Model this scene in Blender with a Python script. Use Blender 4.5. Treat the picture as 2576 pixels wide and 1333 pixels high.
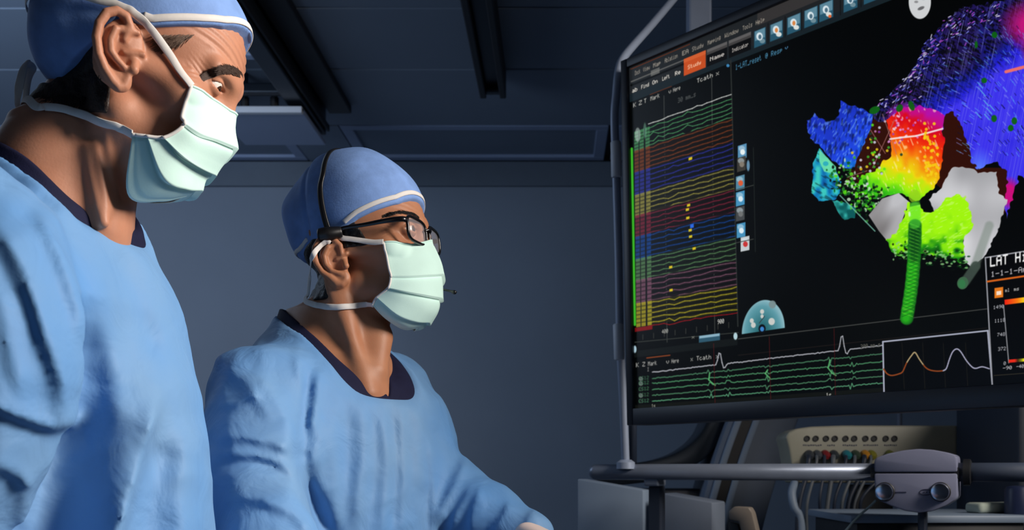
import bpy, bmesh, math, random
import numpy as np
from mathutils import Vector, Matrix

random.seed(7)
rng = np.random.default_rng(7)
scene = bpy.context.scene
for o in list(bpy.data.objects):
    bpy.data.objects.remove(o)
COL = scene.collection

# ------------------------------------------------------------------ camera, world, lights, exposure
F, CX, CY, CZ = 2500.0, 1400.0, 1187.0, 1.25          # focal length in pixels, vanishing point, eye height
cam = bpy.data.cameras.new('camera')
cam.sensor_fit = 'HORIZONTAL'
cam.sensor_width = 36.0
cam.lens = 36.0 * F / 2576.0
cam.shift_x = -(CX - 1288.0) / 2576.0
cam.shift_y = (CY - 666.5) / 2576.0
cam.clip_start = 0.05
cam.dof.use_dof = True
cam.dof.focus_distance = 1.2
cam.dof.aperture_fstop = 10.0
camo = bpy.data.objects.new('camera', cam)
camo.location = (0, 0, CZ)
camo.rotation_euler = (math.radians(90), 0, 0)
COL.objects.link(camo)
scene.camera = camo

world = bpy.data.worlds.new('world')
scene.world = world
world.use_nodes = True
world.node_tree.nodes['Background'].inputs[0].default_value = (0.24, 0.36, 0.58, 1)
world.node_tree.nodes['Background'].inputs[1].default_value = 0.10

def area(name, loc, target, size, energy, color, spread=180, sy=None):
    l = bpy.data.lights.new(name, 'AREA')
    l.energy = energy
    l.color = color
    l.size = size
    if sy:
        l.shape = 'RECTANGLE'
        l.size_y = sy
    l.spread = math.radians(spread)
    o = bpy.data.objects.new(name, l)
    o.location = loc
    o.rotation_euler = (Vector(target) - Vector(loc)).to_track_quat('-Z', 'Y').to_euler()
    COL.objects.link(o)
    return o

area('right_key_light', (1.75, 0.75, 2.30), (-0.40, 1.15, 1.45), 0.6, 31, (1.0, 0.91, 0.82), 110)  # key area light from the upper right, its fixture unseen
area('side_fill_light', (2.0, -0.7, 2.3), (-0.5, 1.1, 1.4), 1.4, 3.8, (0.62, 0.80, 1.0))
area('left_fill_light', (-1.6, 2.3, 2.3), (-0.45, 1.35, 1.4), 1.0, 3.0, (0.62, 0.78, 1.0))
area('wall_wash_light', (-2.3, 2.6, 2.55), (-1.6, 5.2, 1.7), 1.6, 36, (0.62, 0.77, 1.0))

vs = scene.view_settings
vs.view_transform = 'Standard'
vs.look = 'None'
vs.exposure = 0.0
vs.gamma = 1.0
vs.use_curve_mapping = False

# ------------------------------------------------------------------ helpers
def px3(px, py, D):
    return np.array([(px - CX) / F * D, D, CZ + (CY - py) / F * D])

def s2l(c):
    c = np.asarray(c, float) / 255.0
    return np.where(c <= 0.04045, c / 12.92, ((c + 0.055) / 1.055) ** 2.4)

def mat(name, rgb, rough=0.6, metal=0.0, spec=0.5, var=0.0, vscale=20.0, bump=0.0, bscale=200.0, sss=0.0, sheen=0.0,
        bdist=0.002, rgb2=None):
    """procedural principled material: base colour broken up by noise, fine noise bump"""
    m = bpy.data.materials.new(name)
    m.use_nodes = True
    nt = m.node_tree
    b = nt.nodes['Principled BSDF']
    c = s2l(rgb)
    b.inputs['Base Color'].default_value = (*c, 1)
    b.inputs['Roughness'].default_value = rough
    b.inputs['Metallic'].default_value = metal
    b.inputs['Specular IOR Level'].default_value = spec
    tc = nt.nodes.new('ShaderNodeTexCoord')
    if var > 0:
        n = nt.nodes.new('ShaderNodeTexNoise')
        n.inputs['Scale'].default_value = vscale
        n.inputs['Detail'].default_value = 5
        nt.links.new(tc.outputs['Object'], n.inputs['Vector'])
        r = nt.nodes.new('ShaderNodeValToRGB')
        c2 = s2l(rgb2) if rgb2 is not None else np.clip(c * (1 + var), 0, 1)
        c1 = c if rgb2 is not None else c * (1 - var)
        r.color_ramp.elements[0].position = 0.3
        r.color_ramp.elements[1].position = 0.7
        r.color_ramp.elements[0].color = (*c1, 1)
        r.color_ramp.elements[1].color = (*c2, 1)
        nt.links.new(n.outputs['Fac'], r.inputs['Fac'])
        nt.links.new(r.outputs['Color'], b.inputs['Base Color'])
    if bump > 0:
        n2 = nt.nodes.new('ShaderNodeTexNoise')
        n2.inputs['Scale'].default_value = bscale
        n2.inputs['Detail'].default_value = 4
        nt.links.new(tc.outputs['Object'], n2.inputs['Vector'])
        bp = nt.nodes.new('ShaderNodeBump')
        bp.inputs['Strength'].default_value = bump
        bp.inputs['Distance'].default_value = bdist
        nt.links.new(n2.outputs['Fac'], bp.inputs['Height'])
        nt.links.new(bp.outputs['Normal'], b.inputs['Normal'])
    if sss > 0:
        b.inputs['Subsurface Weight'].default_value = sss
        b.inputs['Subsurface Radius'].default_value = (1.0, 0.35, 0.18)
        b.inputs['Subsurface Scale'].default_value = 0.006
    if sheen > 0:
        b.inputs['Sheen Weight'].default_value = sheen
    return m

def emat(name, rgb, strength=1.0):
    m = bpy.data.materials.new(name)
    m.use_nodes = True
    nt = m.node_tree
    b = nt.nodes['Principled BSDF']
    b.inputs['Base Color'].default_value = (0, 0, 0, 1)
    b.inputs['Emission Color'].default_value = (*s2l(rgb), 1)
    b.inputs['Emission Strength'].default_value = strength
    return m

def link(o, parent=None):
    COL.objects.link(o)
    if parent is not None:
        o.parent = parent
    return o

def mesh_obj(name, verts, faces, material, parent=None, smooth=True, mats=None, fmat=None, wn=False):
    me = bpy.data.meshes.new(name)
    verts = np.asarray(verts, dtype=float)
    me.from_pydata(verts.tolist(), [], [list(map(int, f)) for f in faces])
    for m in (mats or [material]):
        me.materials.append(m)
    if fmat is not None:
        me.polygons.foreach_set('material_index', np.asarray(fmat, dtype=np.int32))
    if smooth:
        me.polygons.foreach_set('use_smooth', np.ones(len(me.polygons), dtype=bool))
    me.update()
    return link(bpy.data.objects.new(name, me), parent)

def empty(name, loc, label=None, cat=None, group=None):
    o = bpy.data.objects.new(name, None)
    o.location = loc
    o.empty_display_size = 0.05
    link(o)
    if label:
        tag(o, label, cat, group)
    return o

def tag(o, label, cat, group=None):
    o['label'] = label
    o['category'] = cat
    if group:
        o['group'] = group
    return o

def struct(o):
    o['kind'] = 'structure'
    return o

def adopt(o, parent):
    """parent a world-space mesh to an empty without moving it"""
    o.parent = parent
    o.matrix_parent_inverse = Matrix.Translation(parent.location).inverted()
    return o

class MB:
    """collects simple shapes in world space, then links them as one mesh object"""
    def __init__(s):
        s.v = []
        s.f = []
    def add(s, v, f):
        n = len(s.v)
        s.v += [tuple(map(float, p)) for p in v]
        s.f += [tuple(int(i) + n for i in q) for q in f]
        return s
    def box(s, c, size, R=None, bevel=0.0, seg=2):
        bm = bmesh.new()
        bmesh.ops.create_cube(bm, size=1.0)
        for v in bm.verts:
            v.co = Vector((v.co.x * size[0], v.co.y * size[1], v.co.z * size[2]))
        if bevel > 0:
            bmesh.ops.bevel(bm, geom=list(bm.edges), offset=bevel, segments=seg, affect='EDGES', profile=0.5)
        M = Matrix(R.tolist()) if R is not None else Matrix.Identity(3)
        bm.verts.index_update()
        s.add([M @ v.co + Vector(c) for v in bm.verts], [[v.index for v in f.verts] for f in bm.faces])
        bm.free()
        return s
    def tube(s, pts, r, n=12, cap=True, closed=False):
        pts = np.asarray(pts, float)
        N = len(pts)
        r = np.broadcast_to(np.asarray(r, float), (N,))
        if closed:
            T = np.roll(pts, -1, 0) - np.roll(pts, 1, 0)
        else:
            T = np.gradient(pts, axis=0)
        T /= np.linalg.norm(T, axis=1)[:, None] + 1e-12
        a = np.array([0, 0, 1.0]) if abs(T[0, 2]) < 0.9 else np.array([1.0, 0, 0])
        nrm = a - T[0] * a.dot(T[0])
        nrm /= np.linalg.norm(nrm)
        V = []
        for i in range(N):
            nrm = nrm - T[i] * nrm.dot(T[i])
            nrm /= np.linalg.norm(nrm) + 1e-12
            b = np.cross(T[i], nrm)
            for k in range(n):
                t = 2 * math.pi * k / n
                V.append(pts[i] + r[i] * (math.cos(t) * nrm + math.sin(t) * b))
        Fc = []
        for i in range(N if closed else N - 1):
            j = (i + 1) % N
            for k in range(n):
                k2 = (k + 1) % n
                Fc.append((i * n + k, i * n + k2, j * n + k2, j * n + k))
        if cap and not closed:
            Fc.append(tuple(range(n))[::-1])
            Fc.append(tuple((N - 1) * n + k for k in range(n)))
        s.add(V, Fc)
        return s
    def lathe(s, prof, origin, axis, n=24):
        """prof: list of (radius, height along axis)"""
        axis = np.asarray(axis, float)
        axis /= np.linalg.norm(axis)
        a = np.array([0, 0, 1.0]) if abs(axis[2]) < 0.9 else np.array([1.0, 0, 0])
        u = np.cross(a, axis)
        u /= np.linalg.norm(u)
        w = np.cross(axis, u)
        V = []
        for r, h in prof:
            for k in range(n):
                t = 2 * math.pi * k / n
                V.append(np.asarray(origin) + axis * h + max(r, 1e-5) * (math.cos(t) * u + math.sin(t) * w))
        Fc = []
        for i in range(len(prof) - 1):
            for k in range(n):
                k2 = (k + 1) % n
                Fc.append((i * n + k, i * n + k2, (i + 1) * n + k2, (i + 1) * n + k))
        Fc.append(tuple(range(n))[::-1])
        Fc.append(tuple((len(prof) - 1) * n + k for k in range(n)))
        s.add(V, Fc)
        return s
    def prism(s, poly, ext, bevel=0.0, seg=2):
        """poly: planar 3-D outline, ext: extrusion vector"""
        bm = bmesh.new()
        a = [bm.verts.new(p) for p in poly]
        b = [bm.verts.new(np.asarray(p) + np.asarray(ext)) for p in poly]
        n = len(a)
        bm.faces.new(a)
        bm.faces.new(b[::-1])
        for i in range(n):
            bm.faces.new((a[i], b[i], b[(i + 1) % n], a[(i + 1) % n]))
        bmesh.ops.recalc_face_normals(bm, faces=bm.faces)
        if bevel > 0:
            bmesh.ops.bevel(bm, geom=list(bm.edges), offset=bevel, segments=seg, affect='EDGES', profile=0.5)
        bm.verts.index_update()
        s.add([v.co for v in bm.verts], [[v.index for v in f.verts] for f in bm.faces])
        bm.free()
        return s
    def build(s, name, material, parent=None, smooth=False, auto=None):
        o = mesh_obj(name, s.v, s.f, material, None, smooth=smooth or auto is not None)
        if auto is not None:
            try:
                o.data.set_sharp_from_angle(angle=math.radians(auto))
            except Exception:
                pass
        if parent is not None:
            adopt(o, parent)
        return o

def crom(pts, n):
    """Catmull-Rom through points, n samples in all"""
    P = np.asarray(pts, float)
    if len(P) == 2:
        t = np.linspace(0, 1, n)[:, None]
        return P[0] * (1 - t) + P[1] * t
    E = np.vstack([2 * P[0] - P[1], P, 2 * P[-1] - P[-2]])
    t = np.linspace(0, len(P) - 1 - 1e-9, n)
    i = t.astype(int)
    u = (t - i)[:, None]
    p0, p1, p2, p3 = E[i], E[i + 1], E[i + 2], E[i + 3]
    return 0.5 * (2 * p1 + (p2 - p0) * u + (2 * p0 - 5 * p1 + 4 * p2 - p3) * u ** 2 + (3 * p1 - p0 - 3 * p2 + p3) * u ** 3)

# ------------------------------------------------------------------ materials
M = {}
M['wall'] = mat('wall_paint', (128, 140, 156), 0.7, var=0.04, vscale=2.5, bump=0.05, bscale=300)
M['cornice'] = mat('cornice_paint', (96, 108, 122), 0.6, var=0.03)
M['ceil'] = mat('ceiling_panel', (120, 134, 152), 0.55, var=0.05, vscale=1.5)
M['ceil_light'] = mat('ceiling_panel_light', (150, 166, 196), 0.5, var=0.04, vscale=2)
M['ceil_joint'] = mat('ceiling_joint', (30, 34, 42), 0.8)
M['rail_dark'] = mat('rail_dark_metal', (34, 42, 52), 0.35, 0.5, var=0.05)
M['rail_black'] = mat('rail_black', (16, 18, 24), 0.5)
M['floor'] = mat('floor_vinyl', (92, 100, 112), 0.4, var=0.05, vscale=6)
M['bezel'] = mat('monitor_bezel', (30, 34, 46), 0.42, var=0.03)
M['steel'] = mat('brushed_steel', (116, 126, 144), 0.36, 0.35, var=0.05, vscale=40)
M['grey_metal'] = mat('painted_grey_metal', (146, 158, 180), 0.45, 0.2, var=0.03)
M['clip'] = mat('light_grey_clamp', (206, 212, 222), 0.5)
M['rail_shade'] = mat('rail_shaded_tone', (58, 68, 86), 0.55, var=0.03)  # darker rail tone that carries the shade on its right part
M['box_grey'] = mat('light_grey_plastic', (122, 126, 150), 0.42, var=0.02, bump=0.03, bscale=400)
M['chrome'] = mat('chrome_knob', (190, 196, 208), 0.18, 1.0)
M['dark'] = mat('dark_plastic', (22, 24, 28), 0.5, var=0.05)
M['ink'] = mat('dark_ink', (40, 44, 70), 0.6)
M['cream'] = mat('cream_plastic', (150, 148, 132), 0.45, var=0.03)
M['navy_panel'] = mat('navy_panel', (32, 41, 57), 0.5, var=0.04)
M['cab'] = mat('cabinet_grey', (120, 136, 156), 0.5, var=0.04, vscale=8)
M['tan'] = mat('tan_side', (110, 102, 94), 0.5)

# ------------------------------------------------------------------ room
CEIL = 2.87
YB = 5.2
XL, XR, YF = -3.3, 3.4, -2.6
def slab(name, c, size, m):
    return struct(MB().box(c, size).build(name, m))
slab('floor', ((XL + XR) / 2, (YB + YF) / 2, -0.05), (XR - XL + .4, YB - YF + .4, 0.1), M['floor'])
slab('wall_back', ((XL + XR) / 2, YB + 0.05, CEIL / 2), (XR - XL + .4, 0.1, CEIL), M['wall'])
slab('wall_left', (XL - 0.05, (YB + YF) / 2, CEIL / 2), (0.1, YB - YF, CEIL), M['wall'])
slab('wall_right', (XR + 0.05, (YB + YF) / 2, CEIL / 2), (0.1, YB - YF, CEIL), M['wall'])
slab('wall_front', ((XL + XR) / 2, YF - 0.05, CEIL / 2), (XR - XL + .4, 0.1, CEIL), M['wall'])
struct(MB().box(((XL + XR) / 2, YB - 0.012, CEIL - 0.066), (XR - XL, 0.024, 0.128), None, 0.004).build('trim_1', M['cornice']))
ceil = slab('ceiling', ((XL + XR) / 2, (YB + YF) / 2, CEIL + 0.075), (XR - XL + .4, YB - YF + .4, 0.1), M['ceil_joint'])
# rows of panels, each panel an object of its own; the joints between them are open gaps
rows = [5.19, 4.65, 4.0, 3.47, 2.9, 2.3, 1.7, 1.1, 0.5, -0.1, -0.7, -1.3, -1.9, -2.55]
cols = [-3.28, -1.41, -1.17, 1.1, 3.38]
pm = {}
for i in range(len(rows) - 1):
    y1, y0 = rows[i], rows[i + 1]
    if i == 0:
        continue
    xs = [XL, -1.0, 1.4, XR] if i % 2 else [XL, 0.2, XR]
    xs = [XL, XR] if i < 3 else xs
    for j in range(len(xs) - 1):
        g = 0.006
        MBp = MB().box(((xs[j] + xs[j + 1]) / 2, (y0 + y1) / 2, CEIL + 0.0125), (xs[j + 1] - xs[j] - 2 * g, y1 - y0 - 2 * g, 0.025), None, 0.003, 1)
        MBp.build('ceiling_panel', M['ceil'], ceil)
# last row: inset troughs with pale frames
def inset(x0, x1, frame_mat):
    y1, y0 = rows[0], rows[1]
    w = 0.055
    for (a0, a1, b0, b1) in ((x0, x1, y0 + .008, y0 + .008 + w), (x0, x1, y1 - w - .02, y1 - .02), (x0, x0 + w, y0 + .008 + w, y1 - w - .02), (x1 - w, x1, y0 + .008 + w, y1 - w - .02)):
        MB().box(((a0 + a1) / 2, (b0 + b1) / 2, CEIL + 0.012), (a1 - a0, b1 - b0, 0.025), None, 0.003, 1).build('panel_frame', frame_mat, ceil)
    MB().box(((x0 + x1) / 2, (y0 + y1) / 2 - .006, CEIL + 0.02), (x1 - x0 - 2 * w, y1 - y0 - 2 * w - .02, 0.012)).build('ceiling_panel', M['ceil'], ceil)
inset(-3.25, -1.29, M['ceil_light'])
inset(-1.02, 0.245, M['ceil_light'])
inset(0.28, 1.6, M['ceil_light'])
inset(1.65, 3.35, M['ceil_light'])
MB().box((-1.155, 4.92, CEIL + 0.0125), (0.26, .52, 0.025)).build('ceiling_panel', M['ceil'], ceil)

# overhead rails under the ceiling
def ray_at_z(px, py, z):
    D = (z - CZ) * F / (CY - py)
    return px3(px, py, D)
zr = CEIL - 0.10
pA = ray_at_z(1248, 243, zr)
xa = pA[0]
t = empty('overhead_rail', (xa, 2.6, CEIL), 'dark ceiling track with twin flanges ending above the wall, nearer the screen', 'rail')
y_end = pA[1]
MB().box((xa - 0.012, (y_end + 0.4) / 2, CEIL - 0.035), (0.055, y_end - 0.4, 0.07), None, 0.004).build('track_body', M['rail_dark'], t)
for dx in (-0.052, 0.028):
    MB().box((xa + dx, (y_end + 0.4) / 2, CEIL - 0.055), (0.026, y_end - 0.4, 0.11), None, 0.005).build('flange', M['rail_black'], t)
MB().box((xa - 0.012, y_end - 0.02, CEIL - 0.05), (0.06, 0.04, 0.09), None, 0.006).build('end_stop', M['rail_dark'], t)

pB = ray_at_z(775, 300, CEIL - 0.12)
xb = pB[0]
t = empty('overhead_gantry', (xb, 3.0, CEIL), 'dark ceiling gantry of paired rails with cross bars and pale carriage plate', 'gantry')
for dx, w, h, m in ((0.0, 0.075, 0.13, 'rail_dark'), (0.10, 0.10, 0.035, 'rail_black')):
    MB().box((xb + dx, 2.35, CEIL - h / 2), (w, 4.1, h), None, 0.005).build('rail', M[m], t)
MB().box((xb + 0.047, 2.35, CEIL - 0.10), (0.012, 4.1, 0.03), None, 0.003).build('rail_lip', M['rail_black'], t)
xb2 = xb - 0.42
MB().box((xb2, 2.35, CEIL - 0.065), (0.06, 4.1, 0.13), None, 0.005).build('rail', M['rail_dark'], t)
for y in (2.75, 3.02, 3.3, 3.6, 3.95):
    MB().box(((xb + xb2) / 2, y, CEIL - 0.10), (0.42, 0.045, 0.04), None, 0.006).build('cross_bar', M['ceil_light'] if y < 3.9 else M['rail_dark'], t)
MB().box(((xb + xb2) / 2 + 0.06, 4.22, CEIL - 0.155), (0.36, 0.42, 0.018), None, 0.004).build('carriage_plate', M['ceil_light'], t)
MB().box(((xb + xb2) / 2 + 0.06, 4.02, CEIL - 0.158), (0.36, 0.03, 0.026), None, 0.004).build('plate_edge', M['clip'], t)
for dx in (-0.12, 0.0, 0.12):
    MB().tube([((xb + xb2) / 2 + dx, 4.04, CEIL - 0.145), ((xb + xb2) / 2 + dx, 4.04, CEIL - 0.10)], 0.018, 10).build('roller', M['rail_black'], t)
    MB().box(((xb + xb2) / 2 + dx, 4.04, CEIL - 0.05), (0.02, 0.02, 0.10)).build('roller_hanger', M['rail_dark'], t)

# post behind the monitor
zp = CEIL
t = empty('ceiling_column', (0.37, 2.62, CEIL), 'grey square post hanging from the ceiling behind the large screen', 'column')
MB().box((0.375, 2.62, (CEIL + 1.45) / 2), (0.06, 0.06, CEIL - 1.45), None, 0.006).build('post', M['grey_metal'], t)
MB().box((0.375, 2.62, CEIL - 0.02), (0.2, 0.2, 0.04), None, 0.008).build('mounting_plate', M['grey_metal'], t)
# ------------------------------------------------------------------ the large monitor
BLc = px3(1578, 1070, 2.05)
TLc = px3(1562, 154, 2.0378)
MU = np.array([2201.0, -2500.0, 0.0])
MU /= np.linalg.norm(MU)
MV = TLc - BLc
MH = np.linalg.norm(MV)
MV /= MH
MN = np.cross(MU, MV)                       # towards the viewer
if MN[1] > 0:
    MN = -MN
MW = 1.24
bl, bt, bb = 0.0175, 0.018, 0.034           # bezel left/right, top, bottom
def mon(s, t, n=0.0):
    return BLc + MU * s + MV * t + MN * n
RM = np.stack([MU, MV, MN], 1)

monitor = empty('large_monitor', mon(MW / 2, MH / 2), 'very large dark-framed screen showing a rainbow coloured heart map and signal traces', 'monitor')
hb = MB().box(mon(MW / 2, MH / 2, -0.036), (MW, MH, 0.055), RM, 0.006)
hb.build('housing', M['bezel'], monitor, auto=40)
fr = MB()
fr.box(mon(bl / 2, MH / 2, -0.0035), (bl, MH, 0.011), RM, 0.002)
fr.box(mon(MW - bl / 2, MH / 2, -0.0035), (bl, MH, 0.011), RM, 0.002)
fr.box(mon(MW / 2, MH - bt / 2, -0.0035), (MW - 2 * bl, bt, 0.011), RM, 0.002)
fr.box(mon(MW / 2, bb / 2, -0.0035), (MW - 2 * bl, bb, 0.011), RM, 0.002)
fr.build('bezel', M['bezel'], monitor, auto=40)

# --- the picture on the screen, drawn into a generated texture in the screen's own plane
SW, SH = MW - 2 * bl, MH - bt - bb
TW, TH = 2300, 1400
ss = bl + (np.arange(TW) + 0.5) / TW * SW
tt = bb + (np.arange(TH) + 0.5) / TH * SH
S_, T_ = np.meshgrid(ss, tt)
XYZ = BLc[None, None] + MU * S_[..., None] + MV * T_[..., None]
PX = (CX + F * XYZ[..., 0] / XYZ[..., 1]).astype(np.float32)
PY = (CY - F * (XYZ[..., 2] - CZ) / XYZ[..., 1]).astype(np.float32)
PV = (1189 + (PY - 1189) * 2381.0 / (PX + 801)).astype(np.float32)   # row coordinate: constant along a line of the screen
del XYZ
IMG = np.zeros((TH, TW, 3), np.float32)
IMG[:] = np.array([2, 3, 3]) / 255.0

def vrow(x, v):                               # photo y of row v at column x
    return 1189 + (v - 1189) * (x + 801) / 2381.0
def vof(x, y):
    return 1189 + (y - 1189) * 2381.0 / (x + 801)
def blend(sl, a, c):
    a = np.clip(a, 0, 1)[..., None].astype(np.float32)
    c = np.asarray(c, np.float32)
    c = c / 255.0
    IMG[sl] = IMG[sl] * (1 - a) + c * a
def bbox(x0, y0, x1, y1):
    m = (PX >= x0) & (PX <= x1) & (PY >= y0) & (PY <= y1)
    r = np.where(m.any(1))[0]
    c = np.where(m.any(0))[0]
    if len(r) == 0 or len(c) == 0:
        return None
    return (slice(r[0], r[-1] + 1), slice(c[0], c[-1] + 1))
def seg_d(X, Y, pts):
    d = np.full(X.shape, 1e6, np.float32)
    for (x0, y0), (x1, y1) in zip(pts[:-1], pts[1:]):
        dx, dy = x1 - x0, y1 - y0
        t = np.clip(((X - x0) * dx + (Y - y0) * dy) / (dx * dx + dy * dy + 1e-9), 0, 1)
        d = np.minimum(d, np.hypot(X - x0 - t * dx, Y - y0 - t * dy))
    return d
def line(pts, w, c, a=1.0, soft=1.0):
    for p, q in zip(pts[:-1], pts[1:]):
        m = w + soft + 2
        sl = bbox(min(p[0], q[0]) - m, min(p[1], q[1]) - m, max(p[0], q[0]) + m, max(p[1], q[1]) + m)
        if sl is None:
            continue
        d = seg_d(PX[sl], PY[sl], [p, q])
        blend(sl, a * np.clip((w / 2 + soft / 2 - d) / soft, 0, 1), c)
def inside(X, Y, pts):
    r = np.zeros(X.shape, bool)
    n = len(pts)
    for i in range(n):
        x0, y0 = pts[i]
        x1, y1 = pts[(i + 1) % n]
        if y0 == y1:
            continue
        c = ((y0 > Y) != (y1 > Y)) & (X < (x1 - x0) * (Y - y0) / (y1 - y0) + x0)
        r ^= c
    return r
def poly(pts, c, a=1.0, soft=1.5, wob=None):
    xs = [p[0] for p in pts]
    ys = [p[1] for p in pts]
    sl = bbox(min(xs) - 8, min(ys) - 8, max(xs) + 8, max(ys) + 8)
    if sl is None:
        return
    X, Y = PX[sl], PY[sl]
    if wob is not None:
        X = X + wob * (vnoise(PX[sl] / 9, PY[sl] / 9, 3) - .5) * 2
        Y = Y + wob * (vnoise(PX[sl] / 9, PY[sl] / 9, 5) - .5) * 2
    ins = inside(X, Y, pts)
    if soft > 0.5:
        d = seg_d(X, Y, list(pts) + [pts[0]])
        al = np.clip(0.5 + np.where(ins, d, -d) / soft, 0, 1)
    else:
        al = ins.astype(np.float32)
    col = c(PX[sl], PY[sl]) if callable(c) else c
    blend(sl, a * al, col)
def disc(x, y, rx, ry, c, a=1.0, soft=1.5, ang=0.0):
    m = max(rx, ry) + 3
    sl = bbox(x - m, y - m, x + m, y + m)
    if sl is None:
        return
    ca, sa = math.cos(ang), math.sin(ang)
    u = (PX[sl] - x) * ca + (PY[sl] - y) * sa
    w = -(PX[sl] - x) * sa + (PY[sl] - y) * ca
    k = np.hypot(u / rx, w / ry)
    blend(sl, a * np.clip(0.5 + (1 - k) * min(rx, ry) / soft, 0, 1), c)
_tab = np.random.default_rng(3).random((256, 256)).astype(np.float32)
def vnoise(x, y, seed=0):
    x = x + seed * 17.31
    y = y + seed * 9.77
    xi = np.floor(x).astype(int)
    yi = np.floor(y).astype(int)
    fx = x - xi
    fy = y - yi
    fx = fx * fx * (3 - 2 * fx)
    fy = fy * fy * (3 - 2 * fy)
    g = lambda i, j: _tab[i & 255, j & 255]
    return (g(xi, yi) * (1 - fx) + g(xi + 1, yi) * fx) * (1 - fy) + (g(xi, yi + 1) * (1 - fx) + g(xi + 1, yi + 1) * fx) * fy
FONT = {}
for ch, rowsf in {
    'A': '01110 10001 10001 11111 10001 10001 10001', 'L': '10000 10000 10000 10000 10000 10000 11111', 'T': '11111 00100 00100 00100 00100 00100 00100',
    'H': '10001 10001 10001 11111 10001 10001 10001', 'i': '00100 00000 01100 00100 00100 00100 01110', 's': '00000 00000 01111 10000 01110 00001 11110',
    't': '01000 01000 11100 01000 01000 01001 00110', 'o': '00000 00000 01110 10001 10001 10001 01110', 'g': '00000 01111 10001 10001 01111 00001 01110',
    'r': '00000 00000 10110 11001 10000 10000 10000', 'a': '00000 00000 01110 00001 01111 10001 01111', 'm': '00000 00000 11010 10101 10101 10101 10101',
    'e': '00000 00000 01110 10001 11111 10000 01110', 'n': '00000 00000 10110 11001 10001 10001 10001', 'p': '00000 00000 11110 10001 11110 10000 10000',
    'd': '00001 00001 01101 10011 10001 10011 01101', 'l': '01100 00100 00100 00100 00100 00100 01110', 'c': '00000 00000 01110 10000 10000 10001 01110',
    'w': '00000 00000 10001 10001 10101 10101 01010', 'u': '00000 00000 10001 10001 10001 10011 01101', 'k': '10000 10010 10100 11000 10100 10010 10001',
    'y': '00000 00000 10001 10001 01111 00001 01110', 'v': '00000 00000 10001 10001 10001 01010 00100', 'S': '01111 10000 10000 01110 00001 00001 11110',
    'V': '10001 10001 10001 10001 10001 01010 00100', 'D': '11110 10001 10001 10001 10001 10001 11110', 'M': '10001 11011 10101 10101 10001 10001 10001',
    'N': '10001 11001 10101 10011 10001 10001 10001', 'R': '11110 10001 10001 11110 10100 10010 10001', 'C': '01110 10001 10000 10000 10000 10001 01110',
    'I': '01110 00100 00100 00100 00100 00100 01110', 'K': '10001 10010 10100 11000 10100 10010 10001', 'W': '10001 10001 10001 10101 10101 11011 10001',
    '0': '01110 10001 10011 10101 11001 10001 01110', '1': '00100 01100 00100 00100 00100 00100 01110', '2': '01110 10001 00001 00110 01000 10000 11111',
    '3': '11110 00001 00001 01110 00001 00001 11110', '4': '00010 00110 01010 10010 11111 00010 00010', '7': '11111 00001 00010 00100 01000 01000 01000',
    '8': '01110 10001 10001 01110 10001 10001 01110', '9': '01110 10001 10001 01111 00001 00010 01100', '-': '00000 00000 00000 11111 00000 00000 00000',
    '_': '00000 00000 00000 00000 00000 00000 11111', '@': '01110 10001 10111 10101 10111 10000 01110', '>': '00000 01000 00100 00010 00100 01000 00000',
    'x': '00000 00000 10001 01010 00100 01010 10001', 'h': '10000 10000 10110 11001 10001 10001 10001', 'b': '10000 10000 11110 10001 10001 10001 11110', 'f': '00110 01001 01000 11100 01000 01000 01000',
    'E': '11111 10000 10000 11110 10000 10000 11111', 'F': '11111 10000 10000 11110 10000 10000 10000', 'O': '01110 10001 10001 10001 10001 10001 01110', 'Z': '11111 00001 00010 00100 01000 10000 11111',
    ' ': '00000 ' * 7}.items():
    FONT[ch] = np.array([[int(b) for b in r] for r in rowsf.split()], np.float32)
def text(s, x, y, h, w, c, a=1.0, blur=0.35):
    """letters of height h starting at photo point (x, y = baseline), total width w, following the screen rows"""
    bmp = np.zeros((9, 6 * len(s) + 1), np.float32)
    for i, ch in enumerate(s):
        bmp[1:8, 1 + 6 * i:6 + 6 * i] = FONT.get(ch, FONT['o'])
    v0 = vof(x, y)
    hv = h * 2381.0 / (x + 801)
    sl = bbox(x - 2, vrow(x + w, v0) - h * 1.6 - 4, x + w + 2, vrow(x, v0) + h * 0.4 + 4)
    if sl is None:
        return
    gx = (PX[sl] - x) / w * (6 * len(s)) + 0.5
    gy = 8 - (v0 - PV[sl]) / hv * 7 - 0.5
    gx0 = np.clip(gx, 0, bmp.shape[1] - 1.001)
    gy0 = np.clip(gy, 0, 7.999)
    xi = gx0.astype(int)
    yi = gy0.astype(int)
    fx = gx0 - xi
    fy = gy0 - yi
    al = (bmp[yi, xi] * (1 - fx) + bmp[yi, xi + 1] * fx) * (1 - fy) + (bmp[yi + 1, xi] * (1 - fx) + bmp[yi + 1, xi + 1] * fx) * fy
    al = np.where((gx < 0) | (gx > bmp.shape[1] - 1) | (gy < 0) | (gy > 8), 0, al)
    blend(sl, a * np.clip(al * 1.4, 0, 1), c)
def rect(x0, x1, v0, v1, c, a=1.0):
    poly([(x0, vrow(x0, v0)), (x1, vrow(x1, v0)), (x1, vrow(x1, v1)), (x0, vrow(x0, v1))], c, a)

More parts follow.
